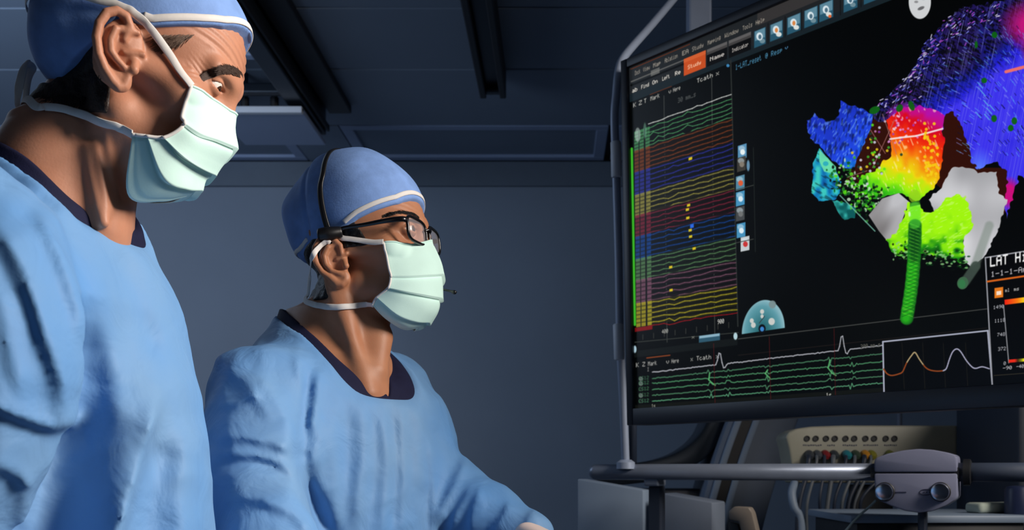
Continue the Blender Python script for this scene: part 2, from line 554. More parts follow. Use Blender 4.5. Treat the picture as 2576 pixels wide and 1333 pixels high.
# toolbars
rect(1560, 3600, 120, 253, (30, 33, 36))
rect(1560, 3600, 236, 253, (22, 32, 38))
rect(1900, 3600, 168, 196, (52, 50, 50))
line([(1582, vrow(1582, 173)), (1730, vrow(1730, 173))], 2, (96, 44, 22))
for w_, x0, x1 in (('Dock', 1592, 1606), ('View', 1613, 1630), ('Map', 1638, 1658), ('Ablation', 1667, 1700), ('EA', 1711, 1728), ('Study', 1736, 1765), ('Mapping', 1775, 1808), ('Window', 1818, 1853), ('Tools', 1863, 1888), ('Help', 1896, 1919)):
    text(w_, x0, vrow(x0, 193), 11, x1 - x0, (176, 166, 152), .8)
line([(1583, vrow(1583, 205)), (1714, vrow(1714, 205))], 3, (92, 92, 90))
line([(1583, vrow(1583, 214)), (1714, vrow(1714, 214))], 5, (4, 5, 6))
rect(1632, 1654, 198, 212, (120, 120, 116), .7)
for w_, x0, x1 in (('ab', 1585, 1599), ('Find', 1608, 1628), ('On', 1636, 1650), ('Left', 1661, 1680), ('Re', 1693, 1708)):
    text(w_, x0, vrow(x0, 234), 10, x1 - x0, (222, 216, 206))
rect(1715, 1770, 203, 243, (196, 76, 28))
rect(1715, 1770, 203, 212, (208, 92, 44))
text('Study', 1725, vrow(1725, 231), 10, 34, (240, 190, 160))
for x0, x1, w_ in ((1773, 1824, 'Name'), (1828, 1884, 'Indicator')):
    rect(x0, x1, 203, 216, (92, 90, 90))
    rect(x0, x1, 210, 216, (64, 62, 62))
    rect(x0, x1, 216, 243, (8, 8, 9))
    text(w_, x0 + 8, vrow(x0 + 8, 233), 10, x1 - x0 - 14, (206, 200, 194))
for k, (x0, x1) in enumerate(((1892, 1921), (1932, 1964), (1975, 2009), (2018, 2052), (2056, 2091), (2117, 2152), (2168, 2205), (2240, 2280))):
    rect(x0, x1, 206, 243, (38, 84, 106))
    rect(x0 + 2, x1 - 2, 207, 228, (110, 150, 168), .75)
    xm = (x0 + x1) / 2
    disc(xm - 1, vrow(xm, 222), 8, 10, (230, 240, 244), .9)
    disc(xm, vrow(xm, 223), 4, 6, (60, 96, 116) if k not in (1, 2) else (214, 120, 50), .9)
    disc(xm + 6, vrow(xm, 232), 7, 6, (236, 236, 230), .9 if k in (1, 2, 4) else .35)
    if k == 4:
        disc(xm + 9, vrow(xm, 236), 4, 4, (226, 96, 40))
for x0 in (1930, 1973, 2014, 2112, 2164):
    line([(x0 - 3, vrow(x0, 202)), (x0 - 3, vrow(x0, 246))], 2, (14, 16, 18))
line([(1580, vrow(1580, 254)), (3500, vrow(3500, 254))], 3, (20, 34, 40))

# left signal panel
for x0, x1 in ((1665, 1669), (1785, 1789)):
    line([(x0, vrow(x0, 272)), (x1 + 4, vrow(x1, 872))], 2, (70, 74, 72), .8)
line([(1833, vrow(1833, 250)), (1851, vrow(1851, 858))], 3, (40, 44, 42))
for w_, x0, x1 in (('K', 1588, 1596), ('Z', 1602, 1611), ('T', 1615, 1622), ('Mark', 1631, 1655), ('v', 1677, 1684), ('Here', 1688, 1707), ('Tcath', 1748, 1789), ('x', 1796, 1805)):
    text(w_, x0, vrow(x0, 272), 11, x1 - x0, (206, 206, 200), .85)
line([(1630, vrow(1630, 256)), (1684, vrow(1684, 256))], 2, (110, 50, 22), .8)
text('30 mm_s', 1700, vrow(1700, 302), 12, 46, (84, 88, 88), .9)
bands = [((196, 200, 196), 327, 327, 1), ((66, 132, 84), 338, 380, 5), ((110, 52, 20), 386, 432, 5), ((38, 44, 138), 440, 490, 5), ((136, 130, 58), 497, 544, 5),
         ((112, 26, 48), 549, 597, 5), ((10, 60, 132), 602, 653, 5), ((78, 118, 76), 658, 705, 5), ((112, 72, 92), 711, 763, 5), ((158, 148, 28), 769, 819, 5), ((140, 12, 20), 827, 827, 1)]
sgn = np.random.default_rng(11)
for c, v0, v1, n in bands:
    c = np.array(c)
    for i in range(n):
        v = v0 + (v1 - v0) * i / max(n - 1, 1)
        y0, y1 = vrow(1626, v), vrow(1845, v)
        pts = [(1626, vrow(1626, v))]
        if n == 5 and v0 > 380:
            rect(1626, 1832 + (v - 250) * 18 / 600, v - 4.8, v + 4.8, c * 0.20, .9)
        for k in range(1, 18):
            x = 1626 + k * (206 + (v - 250) * 18 / 600) / 17
            dv = sgn.normal() * (0.9 if k not in (4, 5) else 1.8)
            if v0 == 338 and k in (1, 2, 8):
                dv += sgn.normal() * 5
            pts.append((x, vrow(x, v + dv)))
        line(pts, 2.1, c * 1.05, 0.95, 1.6)
    if n == 5:
        for x0, x1 in ((1591, 1602), (1604, 1615), (1619, 1630)):
            dx = (v0 - 400) * 0.012
            rect(x0 + dx, x1 + dx, v0 - 4, v1 + 6, c * 1.0, .85)
            for i in range(n):
                v = v0 + (v1 - v0) * (i + .5) / n
                rect(x0 + dx, x1 + dx, v - 1, v + 2, c * .35, .8)
rect(1592, 1636, 826, 836, (130, 14, 18), .9)
disc(1599, vrow(1599, 344), 7, 18, (180, 196, 190), .6)
disc(1617, vrow(1617, 340), 4, 20, (120, 180, 150), .5)
line([(1584, vrow(1584, 374)), (1592, vrow(1592, 818))], 6, (58, 178, 40), 1, 2)
for X, Y in ((1731, 398), (1727, 515), (1724, 526), (1725, 547), (1731, 578), (1732, 594), (1741, 624), (1682, 671), (1683, 729), (1732, 397)):
    rect(X - 4, X + 4, vof(X, Y) - 3, vof(X, Y) + 3, (214, 190, 24))
rect(1731, 1740, vof(1735, 566) - 3, vof(1735, 566) + 6, (40, 100, 220))
line([(1592, vrow(1592, 862)), (1852, vrow(1852, 872))], 2, (56, 60, 56))
for k in range(9):
    x = 1612 + k * 27
    line([(x, vrow(x, 846)), (x, vrow(x, 858))], 2, (70, 72, 66), .7)
text('400', 1660, vrow(1660, 850), 10, 16, (170, 170, 164))
text('900', 1800, vrow(1800, 846), 11, 17, (210, 210, 204))
text('x', 1735, vrow(1735, 872), 8, 8, (150, 150, 140))
rect(1753, 1806, 868, 884, (44, 84, 104))
rect(1754, 1805, 868, 874, (138, 176, 194))
rect(1588, 1850, 884, 900, (14, 18, 18))
disc(1845, 845, 5, 9, (176, 206, 214))
disc(1592, 878, 4, 9, (166, 196, 210))
line([(1622, vrow(1622, 905)), (1680, vrow(1680, 905))], 3, (138, 66, 28), .9)
for w_, x0, x1 in (('K', 1595, 1603), ('Z', 1611, 1619), ('Mark', 1625, 1648), ('v', 1671, 1679), ('Here', 1684, 1703), ('x', 1732, 1739), ('Tcath', 1747, 1785), ('x', 1796, 1805)):
    text(w_, x0, vrow(x0, 925), 11, x1 - x0, (190, 190, 186), .85)

# map view: title, tool strip, dial
text('1-LAT_reset', 1845, vrow(1845, 276), 14, 66, (70, 132, 166), .9)
text('@ Resp', 1920, vrow(1920, 276), 13, 44, (70, 132, 166), .9)
text('v', 1970, vrow(1970, 273), 9, 8, (90, 160, 210), .9)
disc(1826, 163, 4, 4, (60, 130, 180))
line([(1890, 370), (1895, 632)], 2, (26, 32, 30))
for x, y, c, c2 in ((1862, 380, (90, 150, 190), (230, 240, 240)), (1860, 411, (60, 58, 52), (128, 120, 108)), (1857, 458, (86, 140, 166), (220, 90, 50)), (1857, 498, (70, 150, 196), (214, 232, 240)), (1857, 536, (70, 74, 76), (110, 112, 112)), (1859, 578, (70, 150, 196), (220, 236, 242)), (1869, 612, (206, 212, 216), (200, 50, 50))):
    rect(x - 11, x + 11, vof(x, y) - 16, vof(x, y) + 16, c, .95)
    disc(x - 1, y - 8, 8, 7, (210, 226, 232), .5)
    disc(x + 1, y + 1, 6, 7, c2)
disc(1877, 415, 4, 14, (120, 170, 205), .8)
for v in (548, 668):
    line([(1846, vrow(1846, v)), (1890, vrow(1890, v))], 2, (60, 64, 60))
dialp = [(1915 + 54 * math.cos(a), 832 - 78 * math.sin(a) - 8 * math.cos(a)) for a in np.linspace(0, math.pi, 40)]
poly(dialp, lambda X, Y: np.stack([np.interp(np.hypot((X - 1914) / 54, (Y - 832) / 78), [0.2, 0.8, 1.0], v) for v in ([40, 92, 136], [104, 152, 180], [112, 164, 190])], -1))
for (x, y, r) in ((1912, 783, 5), (1912, 795, 4), (1886, 806, 5), (1890, 817, 6), (1936, 808, 8), (1938, 765, 9)):
    disc(x, y, r, r + 1, (206, 206, 200) if y != 765 else (120, 140, 142), .95)
line([(1905, 812), (1918, 795)], 2, (50, 60, 64))
disc(1912, 826, 9, 11, (8, 12, 20))
disc(1912, 827, 5, 6, (60, 130, 200))

# lower signal strip
line([(1852, 852), (2478, 776)], 2.5, (70, 72, 70), .9)
line([(1852, 893), (2478, 824)], 2, (36, 28, 24), .7)
rect(1588, 2216, 1020, 1034, (14, 16, 12))
sig = np.random.default_rng(5)
for i, (y0, y1, c) in enumerate(((936, 868, (170, 172, 180)), (952, 889, (66, 116, 86)), (964, 909, (70, 132, 92)), (979, 928, (70, 132, 92)), (994, 946, (68, 118, 86)), (1009, 963, (78, 140, 104)))):
    pts = []
    for x in np.linspace(1636, 2216, 150):
        y = y0 + (y1 - y0) * (x - 1636) / 580 + sig.normal() * 0.6
        if i == 0:
            for xs_, h in ((1805, 32), (2113, 40)):
                y += -h * math.exp(-((x - xs_) / 5.0) ** 2) + 12 * math.exp(-((x - xs_ - 12) / 5.0) ** 2)
        else:
            for xs_ in (1782, 1826, 1926, 2084, 2140):
                y += sig.normal() * 5 * math.exp(-((x - xs_) / 7.0) ** 2)
        pts.append((x, y))
    line(pts, 2.6, c, .95, 1.6)
    if i:
        text('CS12', 1602, y0 + 4, 9, 26, c, .8)
        disc(1607, y0 + 1, 5, 6, (150, 170, 160), .5 if i in (1, 2, 4) else .1)
text('I', 1622, 934, 10, 8, (150, 150, 150), .7)
for pts in (((1780, 938), (1778, 955), (1786, 963), (1794, 969)), ((2083, 905), (2078, 925), (2088, 938), (2098, 944)), ((1926, 930), (1920, 939), (1932, 951))):
    line(pts, 3.5, (86, 170, 104), .9)
for x in (1790, 1930, 2093):
    line([(x, vrow(x, 890)), (x + 4, vrow(x + 4, 1040))], 1.6, (110, 20, 24), .6)
text('1s', 1634, 1026, 10, 10, (150, 150, 140))
text('1s', 2073, 999, 11, 14, (190, 190, 184))
text('300 mm_s', 2160, 876, 10, 50, (96, 96, 90))

# plot window
pw = [(2216, 859), (2480, 831), (2492, 972), (2219, 991)]
poly(pw, (2, 2, 3))
for x in (2264, 2316, 2368, 2424):
    line([(x, 862), (x + 6, 978)], 1.5, (26, 24, 18))
line(pw + [pw[0]], 4, (168, 172, 190), 1, 1.5)
cv1 = crom([(2218, 928), (2226, 939), (2238, 944), (2256, 940), (2266, 934), (2276, 912), (2288, 894), (2297, 886), (2308, 903), (2322, 922), (2334, 930), (2352, 933), (2368, 932)], 60)
line([tuple(p) for p in cv1[:26]], 3.2, (140, 66, 26), 1, 1.5)
line([tuple(p) for p in cv1[25:44]], 3.2, (170, 150, 110), 1, 1.5)
line([tuple(p) for p in cv1[43:]], 3.2, (140, 66, 26), 1, 1.5)
cv2 = crom([(2368, 932), (2376, 926), (2384, 902), (2392, 884), (2402, 877), (2412, 884), (2426, 906), (2440, 922), (2450, 926), (2466, 922), (2484, 927)], 40)
line([tuple(p) for p in cv2], 3.2, (160, 160, 184), 1, 1.5)

# the heart map
def streak(X, Y, ang, sx=4.0, sy=13.0, seed=0):
    ca, sa = np.cos(ang), np.sin(ang)
    return vnoise((X * ca + Y * sa) / sy, (-X * sa + Y * ca) / sx, seed)
def ramp(v, stops):
    xs = [s[0] for s in stops]
    return np.stack([np.interp(v, xs, [s[1][k] for s in stops]) for k in range(3)], -1)
def blue(X, Y):
    n = streak(X, Y, 0.55, 3.2, 9, 1)
    n2 = vnoise(X / 40, Y / 40, 4)
    edge = np.clip((X - (2640 - Y * 1.45)) / 150.0, 0, 1)        # away from the upper-left rim
    base = ramp(np.clip(edge + (n2 - .5) * .35, 0, 1), [(0, (30, 20, 80)), (.35, (22, 28, 150)), (.7, (34, 32, 210)), (1, (60, 50, 236))])
    dk = np.clip((n - .45) * 4, 0, 1) * np.clip(1.15 - edge * 1.2, 0.0, 1)
    base = base * (1 - .75 * dk[..., None])
    lt = np.clip((streak(X, Y, 0.9 - (X - 2300) / 500, 3.0, 12, 8) - .72) * 6, 0, 1)
    base = base + (np.array([150, 160, 235]) - base) * (lt * .5)[..., None]
    red = np.clip(1 - np.hypot((X - 2600) / 95.0, (Y - 60) / 75.0), 0, 1)
    base = base + (np.array([190, 20, 120]) - base) * np.clip(red * 1.6, 0, 1)[..., None]
    red2 = np.clip(1 - np.hypot((X - 2620) / 60.0, (Y - 125) / 50.0), 0, 1)
    base = base + (np.array([170, 10, 30]) - base) * np.clip(red2 * 1.6, 0, 1)[..., None]
    mag = np.clip(1 - np.hypot((X - 2275) / 55.0, (Y - 290) / 38.0), 0, 1)
    base = base + (np.array([190, 20, 170]) - base) * np.clip(mag * 1.7, 0, 1)[..., None]
    mag2 = np.clip(1 - np.hypot((X - 2535) / 30.0, (Y - 485) / 45.0), 0, 1)
    base = base + (np.array([200, 10, 120]) - base) * np.clip(mag2 * 1.8, 0, 1)[..., None]
    low = np.clip(1 - np.hypot((X - 2460) / 40.0, (Y - 425) / 60.0), 0, 1)
    base = base + (np.array([90, 130, 255]) - base) * low[..., None]
    return base
poly([(2190, 300), (2235, 270), (2300, 262), (2400, 280), (2470, 420), (2545, 420), (2535, 520), (2500, 560), (2400, 520), (2360, 470), (2300, 420), (2240, 420), (2190, 470), (2120, 460), (2150, 380)], (48, 13, 4))
poly([(2183, 278), (2230, 238), (2275, 198), (2300, 150), (2322, 108), (2350, 78), (2385, 36), (2420, 14), (2490, 4), (2590, -12), (2720, -20), (2830, 40), (2860, 180), (2800, 330), (2700, 440), (2620, 480), (2562, 440), (2540, 500), (2530, 545), (2522, 500), (2530, 455), (2524, 425), (2500, 408), (2475, 414), (2458, 426), (2440, 405), (2428, 350), (2412, 300), (2392, 280), (2372, 285), (2368, 330), (2300, 345), (2236, 345), (2230, 300), (2205, 306)], blue, wob=5)
r2 = np.random.default_rng(21)
for k in range(260):                                              # pale flecks along the dark rim
    t = r2.random()
    bx = np.interp(t, [0, .2, .4, .6, .8, 1], [2200, 2255, 2300, 2330, 2380, 2500])
    by = np.interp(t, [0, .2, .4, .6, .8, 1], [270, 215, 150, 100, 42, 8])
    off = abs(r2.normal()) * 26
    x, y = bx + off * .8 + r2.normal() * 4, by + off * .7 + r2.normal() * 4
    c = [(206, 200, 226), (160, 70, 190), (120, 130, 220), (6, 6, 20), (6, 6, 20)][r2.integers(5)]
    a = 0.6 + r2.normal() * .3
    L = 3 + r2.random() * 6
    line([(x, y), (x + L * math.cos(-a), y + L * math.sin(-a))], 2.6, c, .85)
for k in range(420):
    x, y = 2250 + r2.random() * 330, 60 + r2.random() * 330
    if y < 560 - 1.6 * (x - 2000) * .8 + 60 or x > 2575 or (y > 270 and x < 2400):
        continue
    L = 6 + r2.random() * 9
    a = 0.5 + (x - 2400) / 300.0
    line([(x, y), (x + L * math.cos(a), y + L * math.sin(a))], 2.0, [(140, 150, 240), (10, 10, 60), (90, 170, 240)][r2.integers(3)], .55)
for x, y in ((2455, 205), (2462, 225), (2470, 250), (2478, 270), (2450, 280), (2472, 285), (2485, 262)):
    line([(x, y), (x + 12, y + 14)], 3, (90, 170, 230), .8)
def rainbow(X, Y):
    u = (Y - 275) * .0036 + (2370 - X) * .0016 + (vnoise(X / 14, Y / 14, 2) - .5) * .10
    col = ramp(u, [(0.0, (170, 16, 190)), (.14, (196, 10, 130)), (.24, (216, 6, 24)), (.40, (240, 50, 6)), (.56, (246, 130, 10)), (.70, (236, 216, 10)), (.84, (160, 240, 10)), (1.0, (60, 200, 20)), (1.15, (10, 110, 24))])
    lt = np.clip((streak(X, Y, 1.2, 4, 12, 12) - .74) * 6, 0, 1)[..., None]
    return col + (np.array([255, 235, 180]) - col) * lt * .6
poly([(2236, 345), (2226, 300), (2262, 272), (2310, 264), (2352, 274), (2372, 290), (2366, 330), (2372, 348), (2362, 430), (2348, 468), (2320, 492), (2302, 508), (2286, 498), (2266, 486), (2240, 488), (2212, 497), (2180, 500), (2164, 486), (2152, 462), (2164, 440), (2196, 428), (2216, 404), (2238, 390)], rainbow, wob=3)
def wing(X, Y):
    u = np.clip((Y - 270) / 160.0 + (X - 2110) / 260.0, -1, 2) * .6
    col = ramp(u + (vnoise(X / 20, Y / 20, 6) - .5) * .4, [(0, (26, 50, 190)), (.5, (30, 70, 226)), (.8, (10, 130, 200)), (1.1, (20, 190, 160))])
    lt = np.clip((streak(X, Y, 2.1, 3, 9, 9) - .66) * 5, 0, 1)[..., None]
    dk = np.clip((streak(X, Y, 1.7, 4, 12, 19) - .6) * 4, 0, 1)[..., None]
    return (col + (np.array([120, 170, 240]) - col) * lt * .5) * (1 - .45 * dk)
poly([(2022, 300), (2040, 294), (2044, 280), (2052, 292), (2076, 304), (2096, 300), (2106, 280), (2110, 251), (2130, 262), (2160, 270), (2192, 286), (2186, 318), (2168, 360), (2152, 400), (2142, 424), (2118, 424), (2090, 404), (2056, 366), (2032, 346), (2028, 320)], wing, wob=3)
def teal(X, Y):
    n = vnoise(X / 15, Y / 18, 7)
    col = ramp(n, [(.2, (8, 70, 150)), (.5, (20, 140, 190)), (.8, (60, 200, 190))])
    return col * (1 - .4 * np.clip((streak(X, Y, 0.6, 4, 10, 3) - .6) * 4, 0, 1))[..., None]
poly([(2040, 404), (2056, 372), (2096, 420), (2110, 452), (2108, 486), (2098, 500), (2054, 504), (2038, 484)], teal, wob=3)
poly([(2056, 374), (2098, 418), (2098, 436), (2068, 430), (2056, 404)], (110, 224, 170), .9)
disc(2072, 410, 7, 6, (40, 170, 190), .9)
poly([(2088, 502), (2120, 506), (2148, 524), (2144, 546), (2118, 552), (2100, 530)], lambda X, Y: ramp(vnoise(X / 10, Y / 10, 9), [(.2, (10, 90, 90)), (.8, (60, 190, 180))]), wob=3)
for k in range(330):                                              # speckled green and black seam
    t = r2.random()
    x = 2104 + t * 96 + r2.normal() * 16
    y = 440 + t * 86 + r2.normal() * 20
    c = [(10, 90, 20), (90, 220, 20), (190, 220, 190), (4, 8, 6), (4, 8, 6), (40, 130, 40)][r2.integers(6)]
    disc(x, y, 2 + r2.random() * 3, 2 + r2.random() * 3, c, .85)
line([(2108, 490), (2196, 580)], 3, (120, 190, 170), .8)
# pale grey shell
def shell(X, Y):
    b = 178 + (Y - 480) * .10 + (vnoise(X / 40, Y / 60, 5) - .5) * 60
    return np.stack([b, b, b + 4], -1)
poly([(2330, 500), (2362, 470), (2384, 428), (2400, 416), (2448, 424), (2456, 434), (2500, 430), (2504, 455), (2510, 486), (2528, 500), (2522, 530), (2500, 590), (2476, 640), (2440, 672), (2416, 652), (2420, 604), (2400, 560), (2350, 540)], shell, wob=3)
poly([(2180, 540), (2214, 498), (2256, 484), (2282, 506), (2262, 560), (2248, 596), (2226, 604), (2206, 580)], lambda X, Y: ramp(vnoise(X / 30 + Y / 60, Y / 90, 2), [(.2, (110, 106, 106)), (.8, (190, 190, 194))]))
def green(X, Y):
    u = np.clip((Y - 560) / 110.0 + (vnoise(X / 16, Y / 12, 6) - .5) * .7, 0, 1)
    col = ramp(u, [(0, (160, 244, 10)), (.45, (130, 226, 10)), (.75, (30, 140, 16)), (1, (6, 52, 12))])
    lt = np.clip((streak(X, Y, -.4, 3, 10, 15) - .68) * 6, 0, 1)[..., None]
    return col + (np.array([200, 250, 130]) - col) * lt * .5
poly([(2252, 580), (2268, 540), (2282, 508), (2306, 504), (2320, 530), (2346, 532), (2374, 500), (2400, 486), (2424, 494), (2432, 520), (2444, 540), (2440, 576), (2418, 600), (2424, 640), (2420, 664), (2392, 652), (2340, 640), (2300, 640), (2268, 650), (2240, 636), (2226, 604)], green, wob=4)
for k in range(150):
    t = r2.random()
    x = 2240 + t * 190 + r2.normal() * 5
    y = 632 + 26 * t + r2.normal() * 11
    disc(x, y, 2 + r2.random() * 3, 1.5 + r2.random() * 2, [(4, 60, 14), (140, 200, 130), (4, 10, 6)][r2.integers(3)], .8)
# catheters
cth = crom([(2297, 566), (2295, 640), (2288, 720), (2276, 800)], 12)
line([tuple(p) for p in cth], 33, (20, 110, 22), 1, 4)
line([tuple(p - np.array([2, 0])) for p in cth[3:]], 22, (36, 168, 24), 1, 10)
line([tuple(p) for p in cth[:5]], 24, (12, 74, 20), .8, 10)
for k in range(26):
    t = k / 25.0
    p = cth[min(int(t * 11), 10)] * (1 - (t * 11) % 1) + cth[min(int(t * 11) + 1, 11)] * ((t * 11) % 1)
    line([(p[0] - 13, p[1] - 5), (p[0] + 13, p[1] + 5)], 2, (120, 220, 60), .5)
    line([(p[0] - 13, p[1] + 5), (p[0] + 13, p[1] - 5)], 2, (8, 70, 14), .5)
disc(2296, 492, 15, 17, (150, 206, 30), .7)
rect(2284, 2310, vof(2297, 505), vof(2297, 516), (16, 70, 20), .8)
line([(2297, 520), (2297, 560)], 28, (90, 226, 60), .55, 5)
disc(2283, 537, 3, 6, (220, 250, 220), .8)
line([(2484, 566), (2448, 668)], 22, (120, 134, 124), .55, 6)
line([(2450, 668), (2424, 706)], 24, (60, 74, 66), .95, 4)
disc(2417, 711, 14, 16, (60, 100, 70), 1, ang=.3)
disc(2415, 713, 9, 11, (50, 120, 70), .9)
for (x, y), (x2, y2) in (((2250, 385), (2215, 285)), ((2222, 384), (2185, 325)), ((2190, 420), (2245, 300)), ((2128, 444), (2176, 428))):
    line([(x, y), (x2, y2)], 2.4, (176, 120, 120), .6)
line([(2234, 348), (2262, 344), (2300, 340), (2366, 322)], 4.5, (244, 226, 226), .95, 2)
line([(2526, 178), (2700, 132)], 8, (232, 110, 110), 1, 2)
for x, y, rx, ry, a in ((2195, 275, 14, 9, -.4), (2258, 270, 8, 10, .6), (2288, 264, 7, 13, -.4), (2497, 85, 7, 8, 0), (2471, 200, 7, 7, 0), (2496, 296, 7, 9, 0), (2547, 302, 7, 9, 0), (2538, 320, 7, 8, 0), (2451, 110, 4, 9, 0), (2172, 456, 6, 7, 0)):
    disc(x, y, rx, ry, (12, 96, 16), .95, ang=a)
for k in range(46):
    x, y = 2180 + r2.normal() * 24, 400 + r2.normal() * 40
    disc(x, y, 3.5, 3.5, [(90, 220, 30), (220, 190, 30), (60, 160, 40), (200, 200, 220), (30, 60, 40)][r2.integers(5)], .9)
for k in range(40):
    x, y = 2320 + abs(r2.normal()) * 22, 385 + r2.normal() * 38
    if x < 2360:
        disc(x, y, 4, 4, (246, 206, 20), .85)
for k in range(36):
    x, y = 2255 + r2.normal() * 20, 318 + r2.normal() * 24
    disc(x, y, 3, 3, [(226, 150, 226), (150, 60, 210), (240, 220, 240)][r2.integers(3)], .7)
# head symbol
disc(2309, 2, 28, 43, (206, 208, 210))
disc(2312, 18, 9, 4, (90, 90, 92), .9, ang=-.4)
disc(2300, 2, 5, 3, (120, 120, 122), .8)
disc(2318, -6, 5, 3, (120, 120, 122), .8)

# histogram window, running on out of the frame
hw = [(2474, 647), (2960, vrow(2960, vof(2474, 647))), (2975, vrow(2975, vof(2490, 972))), (2492, 972)]
poly(hw, (2, 2, 3))
line(hw + [hw[0]], 3.5, (150, 152, 160), 1, 1.5)
text('LAT Histogram', 2486, 670, 25, 206, (240, 240, 240))
text('1-1-1-Ap Cath', 2488, 696, 14, 150, (190, 190, 196), .85)
line([(2480, 707), (2960, vrow(2960, vof(2480, 707)))], 5, (206, 96, 24), 1, 1.5)
rect(2497, 2519, vof(2508, 722), vof(2508, 748), (226, 120, 26))
rect(2502, 2514, vof(2508, 731), vof(2508, 741), (246, 220, 200))
text('ml', 2524, 734, 9, 12, (190, 190, 190))
text('ms', 2546, 731, 9, 14, (190, 190, 190))
sl = bbox(2520, 700, 2900, 775)
poly([(2522, 753), (2860, vrow(2860, vof(2522, 753))), (2860, vrow(2860, vof(2522, 766))), (2523, 766)],
     lambda X, Y: ramp((X - 2522) / 330.0, [(0, (236, 30, 10)), (.10, (246, 120, 10)), (.16, (240, 220, 10)), (.3, (110, 226, 20)), (.6, (20, 120, 230)), (1, (160, 20, 200))]))
line([(2520, 768), (2533, 912)], 3, (130, 132, 138))
for w_, x, y in (('1490', 2494, 777), ('1118', 2497, 811), ('748', 2504, 846), ('372', 2506, 882), ('0', 2520, 918)):
    text(w_, x, y, 9, 7 * len(w_), (176, 178, 186))
poly([(2533, 904), (2720, vrow(2720, vof(2533, 904))), (2720, vrow(2720, vof(2533, 912))), (2533, 912)],
     lambda X, Y: ramp((X - 2533) / 190.0, [(0, (230, 40, 20)), (.08, (230, 40, 20)), (.12, (70, 40, 14)), (.16, (120, 120, 20)), (.2, (236, 226, 20)), (.4, (120, 220, 20)), (1, (30, 60, 220))]))
text('-90', 2518, 930, 9, 24, (190, 190, 196))
text('-40', 2552, 926, 9, 20, (190, 190, 196))
line([(2496, 944), (2960, vrow(2960, vof(2496, 944)))], 2, (50, 46, 36))

def blur3(I):
    for ax in (0, 1):
        I = (np.roll(I, 1, ax) + 2 * I + np.roll(I, -1, ax)) / 4
    return I
IMG = blur3(IMG)
img = bpy.data.images.new('screen_picture', TW, TH, alpha=False)
buf = np.ones((TH, TW, 4), np.float32)
buf[..., :3] = np.clip(IMG, 0, 1)
img.pixels.foreach_set(buf.ravel())
img.pack()
del IMG, S_, T_, PX, PY, PV, buf

ms = bpy.data.materials.new('screen_display')
ms.use_nodes = True
nt = ms.node_tree
b = nt.nodes['Principled BSDF']
b.inputs['Base Color'].default_value = (0.004, 0.004, 0.005, 1)
b.inputs['Roughness'].default_value = 0.35
b.inputs['Specular IOR Level'].default_value = 0.2
ti = nt.nodes.new('ShaderNodeTexImage')
ti.image = img
nt.links.new(ti.outputs['Color'], b.inputs['Emission Color'])
b.inputs['Emission Strength'].default_value = 1.0
sc_ = mesh_obj('screen', [mon(bl, bb, -0.006), mon(MW - bl, bb, -0.006), mon(MW - bl, MH - bt, -0.006), mon(bl, MH - bt, -0.006)], [(0, 1, 2, 3)], ms, None, smooth=False)
uv = sc_.data.uv_layers.new(name='uv')
for i, c in enumerate(((0, 0), (1, 0), (1, 1), (0, 1))):
    uv.data[i].uv = c
sc_['label'] = 'glowing screen with rainbow heart map'
adopt(sc_, monitor)
# yoke that carries the monitor from the ceiling post
yk = MB().box(mon(0.34, MH * .55, -0.12), (0.10, 0.24, 0.12), RM, 0.01)
yk.build('mounting_yoke', M['bezel'], monitor, auto=40)
# ------------------------------------------------------------------ rail, control box and equipment
def plane_hit(px, py, p0, n):
    d = np.array([(px - CX) / F, 1.0, (CY - py) / F])
    c = np.array([0, 0, CZ])
    t = np.dot(np.asarray(p0) - c, n) / np.dot(d, n)
    return c + d * t
RA, RB = px3(1482, 1187, 2.22), px3(2760, 1188, 1.78)
RU = (RB - RA) / np.linalg.norm(RB - RA)
RN = np.array([RU[1], -RU[0], 0.0])
RN /= np.linalg.norm(RN)
rr = 0.0172
t = empty('table_rail', (*((RA + RB) / 2)[:2], 0), 'round grey metal rail running level beneath the large screen', 'rail')
n_ = 9
pts = [RA + RU * (rr * (1 - math.cos(a))) for a in np.linspace(0, math.pi / 2, n_)] + [RA + RU * .70]
rad = [max(rr * math.sin(a), 0.001) for a in np.linspace(0, math.pi / 2, n_)] + [rr]
MB().tube(pts, rad, 28).build('rail_tube', M['steel'], t, smooth=True)
MB().tube([RA + RU * .69, RB], 0.0178, 28).build('rail_shaded_tube', M['rail_shade'], t, smooth=True)['label'] = 'right tube of the rail with shade put into its dark colour'  # right part of the rail, darkened in colour to stand for shade
for k, s_ in enumerate((0.1495, 0.70)):
    p = RA + RU * s_ - RN * 0.03
    MB().box((p[0], p[1], (CZ - .03) / 2), (0.030 if k == 0 else 0.016, 0.03, CZ - .03), np.stack([RU, -RN, [0, 0, 1]], 1), 0.004).build('rail_post', M['navy_panel'], t)
    MB().box(p + np.array([0, 0, -0.02]) + RN * .012, (0.034, 0.05, 0.022), np.stack([RU, -RN, [0, 0, 1]], 1), 0.004).build('rail_bracket', M['steel'], t)

